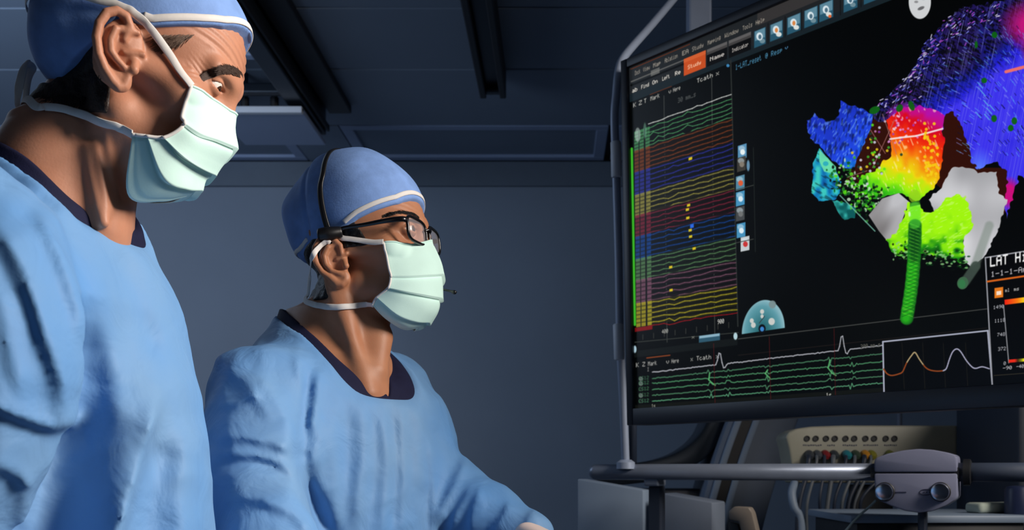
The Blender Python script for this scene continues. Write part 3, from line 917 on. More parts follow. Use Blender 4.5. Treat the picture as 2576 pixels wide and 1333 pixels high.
# bent bumper tube along the screen's left edge
t = empty('bumper_frame', px3(1575, 1180, 2.16), 'bent grey tube with two pale clamps along the left edge of the screen', 'frame')
bp = [px3(1718, -30, 2.42), px3(1640, 62, 2.28), px3(1592, 116, 2.17), px3(1567, 148, 2.11), px3(1556, 180, 2.085), px3(1550, 240, 2.08), px3(1546, 300, 2.08), px3(1550, 430, 2.09),
      px3(1556, 640, 2.11), px3(1560, 860, 2.13), px3(1569, 1040, 2.15), px3(1574, 1172, 2.165)]
MB().tube(crom(bp, 70), 0.0088, 16).build('tube', M['grey_metal'], t, smooth=True)
for (y0, y1, x0, x1) in ((356, 446, 1551, 1553), (815, 905, 1557, 1560)):
    a, b_ = px3(x0 - 2, y0, 2.085 + .02 * (y0 > 600)), px3(x1 - 2, y1, 2.085 + .02 * (y0 > 600))
    MB().tube([a, a + (b_ - a) * .03, b_ - (b_ - a) * .03, b_], [0.0095, 0.0112, 0.0112, 0.0095], 16).build('clamp', M['clip'], t, smooth=True, auto=50)
MB().lathe([(0.02, -0.008), (0.02, 0.006), (0.012, 0.012)], px3(1574, 1170, 2.165), (0, 0, 1)).build('foot', M['grey_metal'], t, auto=40)
p2 = px3(1592, 1110, 2.19)
MB().tube([np.array([p2[0], p2[1], 1.27]), np.array([p2[0], p2[1], 1.5])], 0.009, 12).build('rear_tube', M['navy_panel'], t, smooth=True)

# control box clamped on the rail
pc = plane_hit(2305, 1200, RA + RN * 0.034, RN)
cb = empty('control_box', pc, 'pale grey control box with two chrome knobs clamped on the rail', 'control box')
out_top = [(2199, 1187), (2199, 1158), (2206, 1150), (2232, 1141), (2270, 1133), (2308, 1129), (2345, 1131), (2378, 1137), (2402, 1144), (2407, 1150), (2408, 1187)]
out_bot = [(2408, 1191), (2408, 1250), (2402, 1258), (2380, 1272), (2345, 1286), (2312, 1290), (2276, 1285), (2240, 1272), (2210, 1258), (2201, 1250), (2199, 1191)]
pl = lambda q, off=0.0: plane_hit(q[0], q[1], RA + RN * (0.034 + off), RN)
MB().prism([pl(q) for q in out_top], -RN * 0.085, 0.0035, 2).build('upper_shell', M['box_grey'], cb, auto=35)
MB().prism([pl(q) for q in out_bot], -RN * 0.085, 0.0035, 2).build('lower_shell', M['box_grey'], cb, auto=35)
mid = pl((2304, 1189), -0.042)
MB().box(mid, (0.158, 0.076, 0.02), np.stack([RU, -RN, [0, 0, 1]], 1)).build('seam_gasket', M['dark'], cb)
b2 = pl((2398, 1200), -0.05)
for kx in (2226, 2366):
    k0 = pl((kx, 1237))
    MB().lathe([(0.0185, -0.001), (0.0185, 0.003), (0.0175, 0.004)], k0, RN, 32).build('knob_ring', M['dark'], cb, auto=30)
    MB().lathe([(0.0165, 0.003), (0.0165, 0.012), (0.0155, 0.0145), (0.012, 0.0155)], k0, RN, 32).build('knob', M['chrome'], cb, auto=30)
mk = MB()
mk.tube([pl((2252, 1238), .0004), pl((2280, 1238), .0004)], 0.0011, 6)
mk.build('dial_mark', M['ink'], cb)
mk = MB()
mk.tube([pl((2329 + 15 * math.cos(a), 1238 + 7 * math.sin(a)), .0004) for a in np.linspace(0, 2 * math.pi, 25)[:-1]], 0.0009, 6, closed=True)
for x in (2323, 2330, 2337):
    mk.tube([pl((x, 1238), .0004), pl((x + 3, 1238), .0004)], 0.0009, 6)
mk.build('oval_mark', M['ink'], cb)
MB().lathe([(0.025, 0), (0.025, 0.012), (0.021, 0.014)], pl((2424, 1188), -0.034) + RU * 0.0, RU, 28).build('rail_collar', M['dark'], cb, auto=40)

# signal input box with sockets, facing the room behind the rail
DE = 2.55
eb = empty('signal_box', (*px3(2190, 1187, DE + .06)[:2], 0), 'cream signal input box with a row of ten round sockets behind the rail', 'input box')
n0 = np.array([0, -1.0, 0])
po = [(1976, 1100), (1983, 1088), (2004, 1078), (2040, 1073), (2120, 1070), (2300, 1070), (2420, 1070), (2420, 1215), (2000, 1215), (1990, 1165), (1984, 1128)]
pe = lambda q, off=0.0: plane_hit(q[0], q[1], (0, DE - off, 0), n0)
MB().prism([pe(q) for q in po], (0, 0.12, 0), 0.006, 3).build('housing', M['cream'], eb, auto=40)
for x in (2030, 2052, 2078, 2100, 2127, 2149, 2177, 2199, 2228, 2250):
    MB().lathe([(0.0078, 0.0), (0.0078, 0.003), (0.0058, 0.003), (0.0050, 0.0005)], pe((x, 1103)), n0, 16).build('socket', M['dark'], eb, auto=40)
mk = MB()
rt = random.Random(4)
for x0, x1 in ((2020, 2068), (2081, 2097), (2120, 2156), (2172, 2206), (2224, 2254)):
    x = x0
    while x < x1:
        w = rt.uniform(2.0, 4.5)
        mk.box(pe((x + w / 2, 1120 + rt.uniform(-.6, .6)), 0.0003), (w / 2500 * DE, 0.0006, 0.0034))
        x += w + 1.6
mk.build('socket_lettering', M['ink'], eb)['kind'] = 'stuff'
es = empty('equipment_stand', (*px3(2190, 1187, DE + .07)[:2], 0), 'black post stand that carries the cream signal box', 'stand')
MB().box((*px3(2190, 1187, DE + .07)[:2], 0.61), (0.10, 0.06, 1.214), None, .004).build('stand_post', M['rail_black'], es)
MB().box((*px3(2190, 1187, DE + .07)[:2], 0.03), (0.3, 0.2, 0.06), None, 0.01).build('stand_base', M['dark'], es)

# coloured plugs and their cables
cols = [('dark grey', (52, 56, 62), 2034), ('slate grey', (66, 70, 76), 2054), ('dark red', (120, 26, 30), 2074), ('charcoal', (48, 54, 58), 2096), ('teal', (30, 116, 126), 2128), ('dark green', (52, 66, 52), 2150),
        ('orange', (178, 120, 30), 2174), ('yellow', (120, 116, 34), 2190), ('olive', (96, 98, 40), 2236)]
mcab = mat('cable_grey', (84, 90, 96), 0.5, var=0.05)
ends = [2012, 2030, 2062, 2082, 2100, 2118, 2136, 2150, 2166]
for k, ((cn, rgb, x), xe) in enumerate(zip(cols, ends)):
    mc = mat('plug_' + cn.replace(' ', '_'), rgb, 0.45)
    t = empty('lead_cable', pe((x, 1140)), 'hanging lead with a %s plug in the cream signal box' % cn, 'cable')
    MB().lathe([(0.0105, 0.0), (0.0115, 0.006), (0.0115, 0.018), (0.008, 0.026), (0.0045, 0.032)], pe((x, 1141)), n0 + np.array([0, 0, -.35]), 16).build('plug', mc, t, auto=40)
    y0 = 1141
    path = [pe((x, y0 + 6), 0.030), pe((x, 1160), .04), pe((x + (xe - x) * .3, 1200), .042 + .01 * (k % 3)), pe((xe, 1260 + 8 * (k % 2)), .05 + .012 * (k % 3)), pe((xe + 6 * ((k % 3) - 1), 1340), .05), pe((xe + 10, 1460), .04), pe((xe + 14, 1700), .03)]
    MB().tube(crom(path, 36), 0.0042 if k % 3 else 0.0062, 10).build('cord', mcab if k % 2 else M['navy_panel'], t, smooth=True)
t = MB().tube(crom([pl((2204, 1258), -0.05), pl((2190, 1272), -.05), pl((2165, 1294), -.045), pl((2140, 1320), -.04), pl((2118, 1352), -.04), pl((2100, 1420), -.04)], 30), 0.0024, 8).build('thin_cable', mat('cable_pale', (150, 164, 160), .5), None, smooth=True)
tag(t, 'thin pale cable curving down from beneath the grey control box', 'cable')
# wide hose loop behind the leads
t = MB().tube(crom([pe((2000, 1214), .02), pe((1992, 1240), .04), pe((1998, 1275), .05), pe((2012, 1300), .05), pe((2016, 1345), .05), pe((2018, 1500), .05)], 30), 0.0105, 12).build('grey_hose', M['cab'], None, smooth=True)
tag(t, 'pale grey hose hanging leftmost among the leads under the rail', 'hose')

# navy support column at the right, behind the rail
t = empty('support_column', (*px3(2500, 1187, 2.35)[:2], 0), 'dark navy square column at the right behind the rail under the screen', 'column')
c0 = px3(2515, 1187, 2.45)
MB().box((c0[0] + .04, c0[1] - .075, (1.25 + .21 + 0.02) / 2 + .03), (0.22, 0.35, 1.40), None, 0.01).build('column_body', M['navy_panel'], t, auto=40)
MB().box((c0[0] + .04, c0[1] - .075, 0.03), (0.24, 0.37, 0.06), None, 0.01).build('column_base', M['dark'], t, auto=40)
c0 = px3(2263, 1187, 2.9)
t = empty('rear_post', (c0[0], c0[1], 0), 'slim bright steel post standing behind the cream signal box', 'post')
MB().tube([(c0[0], c0[1], 0.03), (c0[0], c0[1], 1.75)], 0.0075, 12).build('pole', M['steel'], t, smooth=True)
MB().lathe([(0.14, 0), (0.14, 0.02), (0.02, 0.04)], (c0[0], c0[1], 0), (0, 0, 1)).build('base', M['dark'], t, auto=40)

# tray cart at the lower right
DT = 1.98
t = empty('equipment_cart', (*px3(2360, 1187, DT + .15)[:2], 0), 'low dark cart with pale grey top under the control box', 'cart')
a = px3(2140, 1296, DT)
b_ = px3(2590, 1296, DT)
MB().box(((a[0] + b_[0]) / 2, DT + 0.17, a[2] - 0.008), (b_[0] - a[0], 0.34, 0.016), None, 0.004).build('top', M['cab'], t, auto=40)
MB().box(((a[0] + b_[0]) / 2 + .005, DT + 0.17, (a[2] - 0.016 + 0.08) / 2), (b_[0] - a[0] - .02, 0.32, a[2] - 0.016 - 0.08), None, 0.004).build('cabinet', M['dark'], t, auto=40)
for sx in (-.14, .14):
    for sy in (.05, .29):
        MB().lathe([(0.02, 0.0), (0.03, 0.02), (0.03, 0.06), (0.02, 0.08)], ((a[0] + b_[0]) / 2 + sx, DT + sy, 0), (0, 0, 1), 14).build('caster', M['rail_black'], t, auto=40)
bm_ = MB()
p = px3(2500, 1290, DT + .12)
o = MB().box((p[0], p[1], a[2] + 0.011), (0.11, 0.05, 0.022), np.array([[.96, -.28, 0], [.28, .96, 0], [0, 0, 1.0]]), 0.008, 3).build('folded_cloth', mat('pale_cloth', (170, 180, 168), .8, var=.06, bump=.3, bscale=90), None, auto=60)
tag(o, 'small pale folded cloth lying on the grey cart top', 'cloth')
p = px3(2566, 1290, DT + .06)
o = MB().lathe([(0.03, 0), (0.03, 0.05), (0.026, 0.056), (0.012, 0.058)], (p[0], p[1], a[2]), (0, 0, 1), 24).build('navy_canister', mat('canister_navy', (36, 46, 78), .4), None, auto=40)
tag(o, 'short navy canister standing on the cart at the right edge', 'canister')

# C-arm scanner in the background: a curved arm with pale strips
DC = 3.1
pcx = lambda q, off=0.0: plane_hit(q[0], q[1], (0, DC - off, 0), n0)
ca = empty('c_arm_scanner', (*px3(1850, 1187, DC + .1)[:2], 0), 'dark grey curved scanner arm with two pale stripes behind the cabinets', 'scanner')
def band(cl, w0, w1):
    cl = np.asarray(cl, float)
    T = np.gradient(cl, axis=0)
    T /= np.linalg.norm(T, axis=1)[:, None]
    N = np.stack([-T[:, 1], T[:, 0]], 1)
    return np.vstack([cl + N * w0, (cl + N * w1)[::-1]])
arc = crom([(2010, 760), (1945, 930), (1895, 1060), (1862, 1150), (1836, 1235), (1812, 1330), (1795, 1430)], 24)
MB().prism([pcx(q) for q in band(arc, -105, 60)], (0, 0.30, 0), 0.008).build('arm_shell', mat('scanner_grey', (96, 108, 126), .5, var=.04), ca, auto=40)
for w in (-7, 35):
    MB().prism([pcx(q, 0.012) for q in band(arc, w - 8, w + 8)], (0, 0.02, 0), 0.002).build('stripe', M['cab'], ca, auto=40)
MB().prism([pcx(q, 0.004) for q in band(arc, 1, 27)], (0, 0.012, 0)).build('groove', M['rail_black'], ca)
arc2 = crom([(1830, 880), (1808, 1000), (1776, 1090), (1720, 1142), (1650, 1168), (1560, 1180), (1500, 1182)], 24)
MB().prism([pcx(q, -.05) for q in band(arc2, -40, 12)], (0, 0.22, 0), 0.008).build('lower_arm', M['rail_dark'], ca, auto=40)
MB().box((*pcx((1700, 1187), -.2)[:2], 0.6), (0.5, 0.2, 1.19), None, 0.02).build('base_column', M['navy_panel'], ca, auto=40)

# two slant-topped cabinets by the rail's end
RC = np.stack([RU, -RN, [0, 0, 1]], 1)
pb = lambda q, off=0.0: plane_hit(q[0], q[1], RA + RN * (-0.09 + off), RN)
for k, (q0, q1, dep, lab) in enumerate((((1452, 1204), (1618, 1233), 0.05, 'slant-topped pale grey cabinet under the rounded end of the rail'), ((1661, 1240), (1792, 1264), 0.10, 'slant-topped grey cabinet, smaller and darker, right of the paler one'))):
    A, B = pb(q0), pb(q1)
    t = empty('equipment_cabinet', ((A[0] + B[0]) / 2, (A[1] + B[1]) / 2, 0), lab, 'cabinet')
    A0, B0 = A.copy(), B.copy()
    A0[2] = B0[2] = 0.02
    MB().prism([A, B, B0, A0], -RN * dep, 0.004, 2).build('body', M['cab'] if k == 0 else mat('cabinet_dark', (104, 114, 130), .5, var=.04), t, auto=40)
    MB().box((A0 + B0) / 2 - RN * dep / 2 + np.array([0, 0, -0.01]), (np.linalg.norm(B0 - A0) * .9, dep * .9, 0.02), RC).build('plinth', M['dark'], t)
# small bracketed clamp beside them
pk = plane_hit(1868, 1300, RA + RN * 0.05, RN)
t = empty('clamp_block', pk, 'brownish clamp block with a notch beside the smaller grey cabinet', 'clamp')
q = lambda x, y, o=0.0: plane_hit(x, y, RA + RN * (0.05 + o), RN)
MB().prism([q(1832, 1286), (q(1846, 1274)), q(1884, 1276), q(1892, 1290), q(1906, 1350), q(1868, 1352), q(1858, 1312), q(1834, 1306)], -RN * 0.03, 0.003).build('jaw', M['tan'], t, auto=40)
MB().prism([q(1832, 1312, -.008), q(1856, 1318, -.008), q(1866, 1352, -.008), q(1834, 1352, -.008)], -RN * 0.02, 0.002).build('insert', M['dark'], t, auto=40)
zz = q(1880, 1352)
MB().box((zz[0] + .01, zz[1] + .03, zz[2] / 2), (0.03, 0.03, zz[2])).build('stem', M['rail_dark'], t)
# ------------------------------------------------------------------ implicit-surface sculpting tools
def smin(a, b, k):
    h = np.maximum(k - np.abs(a - b), 0.0) / k
    return np.minimum(a, b) - h * h * k * 0.25
def smax(a, b, k):
    return -smin(-a, -b, k)
def capsule(P, a, b, ra, rb=None):
    a = np.asarray(a, np.float32)
    b = np.asarray(b, np.float32)
    rb = ra if rb is None else rb
    ba = b - a
    pa = P - a
    t = np.clip(pa @ ba / (ba @ ba + 1e-12), 0, 1)
    return np.sqrt(((pa - t[:, None] * ba) ** 2).sum(1)) - (ra + (rb - ra) * t)
def chain(P, pts, rad, k=None):
    d = None
    rad = np.broadcast_to(np.asarray(rad, float), (len(pts),))
    for i in range(len(pts) - 1):
        c = capsule(P, pts[i], pts[i + 1], rad[i], rad[i + 1])
        d = c if d is None else (np.minimum(d, c) if k is None else smin(d, c, k))
    return d
def ellip(P, c, r, ang=0.0):
    q = P - np.asarray(c, np.float32)
    if ang:
        ca, sa = math.cos(ang), math.sin(ang)
        q = np.stack([q[:, 0] * ca + q[:, 1] * sa, -q[:, 0] * sa + q[:, 1] * ca, q[:, 2]], 1)
    r = np.asarray(r, np.float32)
    k0 = np.sqrt(((q / r) ** 2).sum(1))
    k1 = np.sqrt(((q / (r * r)) ** 2).sum(1)) + 1e-9
    return k0 * (k0 - 1) / k1
def axis_grid(*runs):
    """runs: (start, end, spacing) pieces joined into one rising coordinate list"""
    out = []
    for a, b, h in runs:
        n = max(int(round((b - a) / h)), 1)
        out += list(np.linspace(a, b, n, endpoint=False))
    out.append(runs[-1][1])
    return np.array(out, np.float32)

def sdf_mesh(fn, xs, ys, zs, step=4, newton=1):
    """surface nets on a (possibly uneven) grid, evaluated only near the surface"""
    def pad(a):
        n = (len(a) - 1) % step
        if n:
            h = a[-1] - a[-2]
            a = np.concatenate([a, a[-1] + h * np.arange(1, step - n + 1)])
        return a.astype(np.float32)
    xs, ys, zs = pad(xs), pad(ys), pad(zs)
    nx, ny, nz = len(xs), len(ys), len(zs)
    cx, cy, cz = xs[::step], ys[::step], zs[::step]
    G = np.stack(np.meshgrid(cx, cy, cz, indexing='ij'), -1).reshape(-1, 3)
    def ev(P):
        out = np.empty(len(P), np.float32)
        for i in range(0, len(P), 250000):
            out[i:i + 250000] = fn(P[i:i + 250000])
        return out
    C = ev(G).reshape(len(cx), len(cy), len(cz))
    diag = np.sqrt((np.diff(cx) ** 2)[:, None, None] + (np.diff(cy) ** 2)[None, :, None] + (np.diff(cz) ** 2)[None, None, :])
    A = np.abs(C)
    m = A[:-1, :-1, :-1]
    for i in (0, 1):
        for j in (0, 1):
            for k in (0, 1):
                m = np.minimum(m, A[i:len(cx) - 1 + i, j:len(cy) - 1 + j, k:len(cz) - 1 + k])
    act = m < diag * 1.15
    Dn = np.repeat(np.repeat(np.repeat(C, step, 0), step, 1), step, 2)[:nx, :ny, :nz].copy()
    need = np.zeros((nx, ny, nz), bool)
    bi, bj, bk = np.nonzero(act)
    for i in range(step + 1):
        for j in range(step + 1):
            for k in range(step + 1):
                need[bi * step + i, bj * step + j, bk * step + k] = True
    I, J, K = np.nonzero(need)
    Dn[I, J, K] = ev(np.stack([xs[I], ys[J], zs[K]], 1))
    S = Dn < 0
    cnt = np.zeros((nx - 1, ny - 1, nz - 1), np.uint8)
    for i in (0, 1):
        for j in (0, 1):
            for k in (0, 1):
                cnt += S[i:nx - 1 + i, j:ny - 1 + j, k:nz - 1 + k]
    ci, cj, ck = np.nonzero((cnt > 0) & (cnt < 8))
    acc = np.zeros((len(ci), 3))
    num = np.zeros(len(ci))
    ax = (xs, ys, zs)
    for e in range(3):
        o1, o2 = [q for q in range(3) if q != e]
        for a in (0, 1):
            for b_ in (0, 1):
                off0 = [0, 0, 0]
                off0[o1], off0[o2] = a, b_
                off1 = list(off0)
                off1[e] = 1
                i0 = (ci + off0[0], cj + off0[1], ck + off0[2])
                i1 = (ci + off1[0], cj + off1[1], ck + off1[2])
                d0, d1 = Dn[i0], Dn[i1]
                x = (d0 < 0) != (d1 < 0)
                t = np.where(x, d0 / np.where(x, d0 - d1, 1), 0)
                for q in range(3):
                    v = ax[q][i0[q]] + t * (ax[q][i1[q]] - ax[q][i0[q]])
                    acc[:, q] += np.where(x, v, 0)
                num += x
    V = acc / num[:, None]
    flat = (ci.astype(np.int64) * (ny - 1) + cj) * (nz - 1) + ck
    def vid(i, j, k):
        return np.searchsorted(flat, (i.astype(np.int64) * (ny - 1) + j) * (nz - 1) + k)
    quads = []
    for e in range(3):
        sl0 = [slice(1, -1)] * 3
        sl1 = [slice(1, -1)] * 3
        sl0[e], sl1[e] = slice(0, -1), slice(1, None)
        a, b_ = S[tuple(sl0)], S[tuple(sl1)]
        for flip, msk in ((False, a & ~b_), (True, ~a & b_)):
            p = np.nonzero(msk)
            p = [p[q] + (0 if q == e else 1) for q in range(3)]
            o1, o2 = [(1, 2), (2, 0), (0, 1)][e]
            def sh(d1, d2):
                q = [p[0].copy(), p[1].copy(), p[2].copy()]
                q[o1] -= d1
                q[o2] -= d2
                return vid(*q)
            Q = np.stack([sh(1, 1), sh(0, 1), sh(0, 0), sh(1, 0)], 1)
            quads.append(Q[:, ::-1] if flip else Q)
    Q = np.vstack(quads)
    for _ in range(newton):
        h = 0.0006
        P = V.astype(np.float32)
        d = ev(P)
        g = np.stack([(ev(P + np.eye(3, dtype=np.float32)[q] * h) - d) / h for q in range(3)], 1)
        gl = (g ** 2).sum(1) + 1e-6
        st = np.clip(d / gl, -0.003, 0.003)
        V = V - st[:, None] * g
    return V, Q

def relax(V, Q, it=3, lam=.5):
    for _ in range(it):
        acc = np.zeros_like(V)
        cnt = np.zeros(len(V))
        for a, b in ((0, 1), (1, 2), (2, 3), (3, 0)):
            for i, j in ((a, b), (b, a)):
                for c in range(3):
                    acc[:, c] += np.bincount(Q[:, i], V[Q[:, j], c], len(V))
                cnt += np.bincount(Q[:, i], minlength=len(V))
        V = V + lam * (acc / np.maximum(cnt, 1)[:, None] - V)
    return V
def crumple(P, s=1.0):
    """soft irregular creasing of thin cloth"""
    x, y, z = P[:, 0], P[:, 1], P[:, 2]
    a = np.sin(x * 31 + 2.1 * np.sin(z * 17 + y * 9)) * np.sin(z * 13 + 1.7 * np.sin(x * 23 - y * 19))
    b = np.sin(x * 57 - z * 24 + 2.5 * np.sin(z * 21 + x * 12)) * np.sin(y * 41 + z * 19)
    return (s * (.0022 * a + .0011 * (1 - 2 * np.abs(b)))).astype(np.float32)
def big_mesh(name, V, Q, material, parent=None):
    me = bpy.data.meshes.new(name)
    me.vertices.add(len(V))
    me.vertices.foreach_set('co', np.ascontiguousarray(V, np.float32).ravel())
    me.loops.add(Q.size)
    me.loops.foreach_set('vertex_index', np.ascontiguousarray(Q, np.int32).ravel())
    me.polygons.add(len(Q))
    me.polygons.foreach_set('loop_start', np.arange(0, Q.size, 4, dtype=np.int32))
    me.polygons.foreach_set('loop_total', np.full(len(Q), 4, np.int32))
    me.update(calc_edges=True)
    me.polygons.foreach_set('use_smooth', np.ones(len(Q), dtype=bool))
    me.materials.append(material)
    o = link(bpy.data.objects.new(name, me))
    if parent is not None:
        adopt(o, parent)
    return o

def trace(pxs, fn, D0=0.66, D1=2.2):
    """where the sight lines through photo points meet an implicit surface"""
    pxs = np.asarray(pxs, float)
    d = np.stack([(pxs[:, 0] - CX) / F, np.ones(len(pxs)), (CY - pxs[:, 1]) / F], 1)
    t = np.full(len(pxs), D0)
    for _ in range(150):
        P = (np.array([0, 0, CZ]) + d * t[:, None]).astype(np.float32)
        v = fn(P)
        t = np.minimum(t + np.clip(v * 0.72, -0.004, 0.016), D1)
    return np.array([0, 0, CZ]) + d * t[:, None]
def normals(P, fn):
    P = np.asarray(P, np.float32)
    h = 0.002
    g = np.stack([fn(P + np.eye(3, dtype=np.float32)[q] * h) - fn(P - np.eye(3, dtype=np.float32)[q] * h) for q in range(3)], 1)
    return g / (np.linalg.norm(g, axis=1)[:, None] + 1e-9)

def push_out(P, fn, clear):
    """moves points that lie inside or too close to a surface out to the wanted clearance"""
    for _ in range(4):
        d = fn(np.asarray(P, np.float32))
        N = normals(P, fn)
        P = P + N * np.clip(clear - d, 0, 0.02)[:, None] * 0.9
    return P
def ribbon(name, pts, nrm, w, th, material, parent, n=60, smooth=True, fn=None, clear=.0014):
    pts = crom(pts, n)
    if fn is not None:
        pts = push_out(pts, fn, clear)
        for _ in range(2):
            pts[1:-1] = (pts[:-2] + 2 * pts[1:-1] + pts[2:]) / 4
    nrm = crom(nrm, n)
    T = np.gradient(pts, axis=0)
    T /= np.linalg.norm(T, axis=1)[:, None] + 1e-12
    nrm = nrm - T * (nrm * T).sum(1)[:, None]
    nrm /= np.linalg.norm(nrm, axis=1)[:, None] + 1e-12
    B = np.cross(T, nrm)
    w = np.interp(np.linspace(0, 1, n), np.linspace(0, 1, len(np.atleast_1d(w))), np.atleast_1d(w))[:, None] / 2
    prof = [(-1, 0), (-.85, .5), (0, .75), (.85, .5), (1, 0), (.85, -.5), (0, -.6), (-.85, -.5)]
    V = np.stack([pts + B * w * a + nrm * th * b for a, b in prof], 1).reshape(-1, 3)
    m = len(prof)
    Fc = []
    for i in range(n - 1):
        for k in range(m):
            k2 = (k + 1) % m
            Fc.append((i * m + k, i * m + k2, (i + 1) * m + k2, (i + 1) * m + k))
    Fc.append(tuple(range(m))[::-1])
    Fc.append(tuple((n - 1) * m + k for k in range(m)))
    o = mesh_obj(name, V, Fc, material)
    if parent is not None:
        adopt(o, parent)
    return o

class Frame:
    """axes forward, left, up of a head or trunk"""
    def __init__(s, yaw, pitch=0.0, roll=0.0, o=(0, 0, 0)):
        y, p, r = np.radians([yaw, pitch, roll])
        f = np.array([math.cos(y) * math.cos(p), math.sin(y) * math.cos(p), -math.sin(p)])
        l = np.array([-math.sin(y), math.cos(y), 0])
        u = np.cross(f, l)
        s.R = np.stack([f, l * math.cos(r) + u * math.sin(r), u * math.cos(r) - l * math.sin(r)], 1)
        s.o = np.asarray(o, float)
    def w(s, p):
        return s.o + np.asarray(p, float) @ s.R.T
    def wd(s, v):
        return np.asarray(v, float) @ s.R.T
    def l(s, P):
        return (P - s.o.astype(np.float32)) @ s.R.astype(np.float32)
    def anchor(s, local, wpt):
        s.o = np.asarray(wpt) - np.asarray(local) @ s.R.T
    def loc(s, px, py, lat):
        d0 = np.array([(px - CX) / F, 1.0, (CY - py) / F])
        c = (np.array([0, 0, CZ]) - s.o) @ s.R
        d = d0 @ s.R
        return c + d * (lat - c[1]) / d[1]

def folds_disp(P, folds):
    """cloth folds: ridges (r), valleys (v) and flap edges (f) along traced lines; returns outward displacement in metres"""
    px = CX + F * P[:, 0] / P[:, 1]
    py = CY - F * (P[:, 2] - CZ) / P[:, 1]
    out = np.zeros(len(P), np.float32)
    for kind, amp, w, pts, (d0, d1) in folds:
        pts = np.asarray(pts, float)
        mg = w * 3.2
        sel = np.nonzero((px > pts[:, 0].min() - mg) & (px < pts[:, 0].max() + mg) & (py > pts[:, 1].min() - mg) & (py < pts[:, 1].max() + mg) & (P[:, 1] > d0) & (P[:, 1] < d1))[0]
        if len(sel) == 0:
            continue
        x, y = px[sel], py[sel]
        best = np.full(len(sel), 1e9, np.float32)
        side = np.zeros(len(sel), np.float32)
        tt = np.zeros(len(sel), np.float32)
        L = np.concatenate([[0], np.cumsum(np.hypot(*np.diff(pts, axis=0).T))])
        for i in range(len(pts) - 1):
            dx, dy = pts[i + 1] - pts[i]
            t = np.clip(((x - pts[i, 0]) * dx + (y - pts[i, 1]) * dy) / (dx * dx + dy * dy), 0, 1)
            ex, ey = x - pts[i, 0] - t * dx, y - pts[i, 1] - t * dy
            dd = np.hypot(ex, ey)
            b = dd < best
            best = np.where(b, dd, best)
            side = np.where(b, np.sign(dx * ey - dy * ex), side)
            tt = np.where(b, (L[i] + t * (L[i + 1] - L[i])) / L[-1], tt)
        tap = np.clip(np.sin(np.clip(tt, 0.0, 1) * math.pi) * 1.8 + 0.05, 0, 1)
        if kind in 'rv':
            v = np.exp(-(best / w) ** 2)
            v = v if kind == 'r' else -v
        else:
            wide = np.exp(-best / (w * 1.2))
            tight = np.exp(-(best / (w * 0.28)) ** 2)
            v = np.where(side > 0, wide, tight)
        out[sel] += (amp * tap * v).astype(np.float32)
    return out

# ------------------------------------------------------------------ materials of the people
def skin_mat(name, rgb, rgb2, rough=0.5):
    m = mat(name, rgb, rough, spec=0.35, var=0.1, vscale=26, bump=0.16, bscale=420, sss=0.12, rgb2=rgb2, bdist=0.001)
    return m
M['skin1'] = skin_mat('skin_ruddy', (178, 122, 96), (196, 138, 110))
M['skin2'] = skin_mat('skin_tan', (168, 112, 82), (184, 128, 96))
M['gown'] = mat('gown_cloth', (98, 150, 208), 0.62, spec=0.25, var=0.10, vscale=6, bump=0.10, bscale=520, bdist=0.001, rgb2=(116, 156, 198))
_t = M['gown'].node_tree                                   # larger soft crumples under the fine weave
_n = _t.nodes.new('ShaderNodeTexNoise')
_n.inputs['Scale'].default_value = 16
_n.inputs['Detail'].default_value = 3
_n.inputs['Distortion'].default_value = 1.2
_bp = _t.nodes.new('ShaderNodeBump')
_bp.inputs['Strength'].default_value = 0.30
_bp.inputs['Distance'].default_value = 0.012
_tc = [n for n in _t.nodes if n.type == 'TEX_COORD'][0]
_t.links.new(_tc.outputs['Object'], _n.inputs['Vector'])
_t.links.new(_n.outputs['Fac'], _bp.inputs['Height'])
_b0 = [n for n in _t.nodes if n.type == 'BUMP' and n != _bp][0]
_t.links.new(_bp.outputs['Normal'], _b0.inputs['Normal'])
M['cap'] = mat('cap_cloth', (124, 158, 216), 0.75, spec=0.2, var=0.12, vscale=45, bump=0.22, bscale=380, bdist=0.001)
M['mask'] = mat('mask_cloth', (206, 240, 231), 0.7, spec=0.2, var=0.03, vscale=30, bump=0.10, bscale=500, bdist=0.0008)
M['tie'] = mat('white_tie', (226, 222, 218), 0.75, spec=0.2, var=0.05, vscale=60, bump=0.12, bscale=300, bdist=0.0008)
M['scrub'] = mat('navy_scrub', (24, 26, 54), 0.8, spec=0.2, var=0.1, vscale=60, bump=0.15, bscale=500)
M['hair1'] = mat('hair_dark_brown', (46, 36, 32), 0.55, spec=0.4, var=0.4, vscale=120, bump=0.9, bscale=260)
M['hair2'] = mat('hair_black', (20, 18, 18), 0.5, spec=0.4, var=0.4, vscale=120, bump=0.9, bscale=260)
M['brow1'] = mat('brow_hair_grey_brown', (70, 52, 44), 0.6)
M['temple'] = mat('temple_hair_greying', (104, 82, 68), 0.6)
M['white_eye'] = mat('eye_white', (226, 216, 208), 0.2, var=0.03)
M['iris'] = mat('iris_brown', (64, 40, 28), 0.2)
M['pupil'] = mat('pupil', (8, 8, 8), 0.1)
M['shoe'] = mat('shoe_rubber', (40, 42, 48), 0.6)
M['glove'] = mat('glove_latex', (226, 206, 200), 0.45, var=0.03)
M['black_frame'] = mat('black_acetate', (14, 14, 18), 0.22)
M['headset'] = mat('headset_black', (16, 16, 18), 0.4)
ml = bpy.data.materials.new('lens_glass')
ml.use_nodes = True
_nt = ml.node_tree
_b = _nt.nodes['Principled BSDF']
_b.inputs['Base Color'].default_value = (0.92, 0.88, 0.96, 1)
_b.inputs['Roughness'].default_value = 0.03
_b.inputs['Alpha'].default_value = 0.16
_b.inputs['Specular IOR Level'].default_value = 0.8
M['lens'] = ml

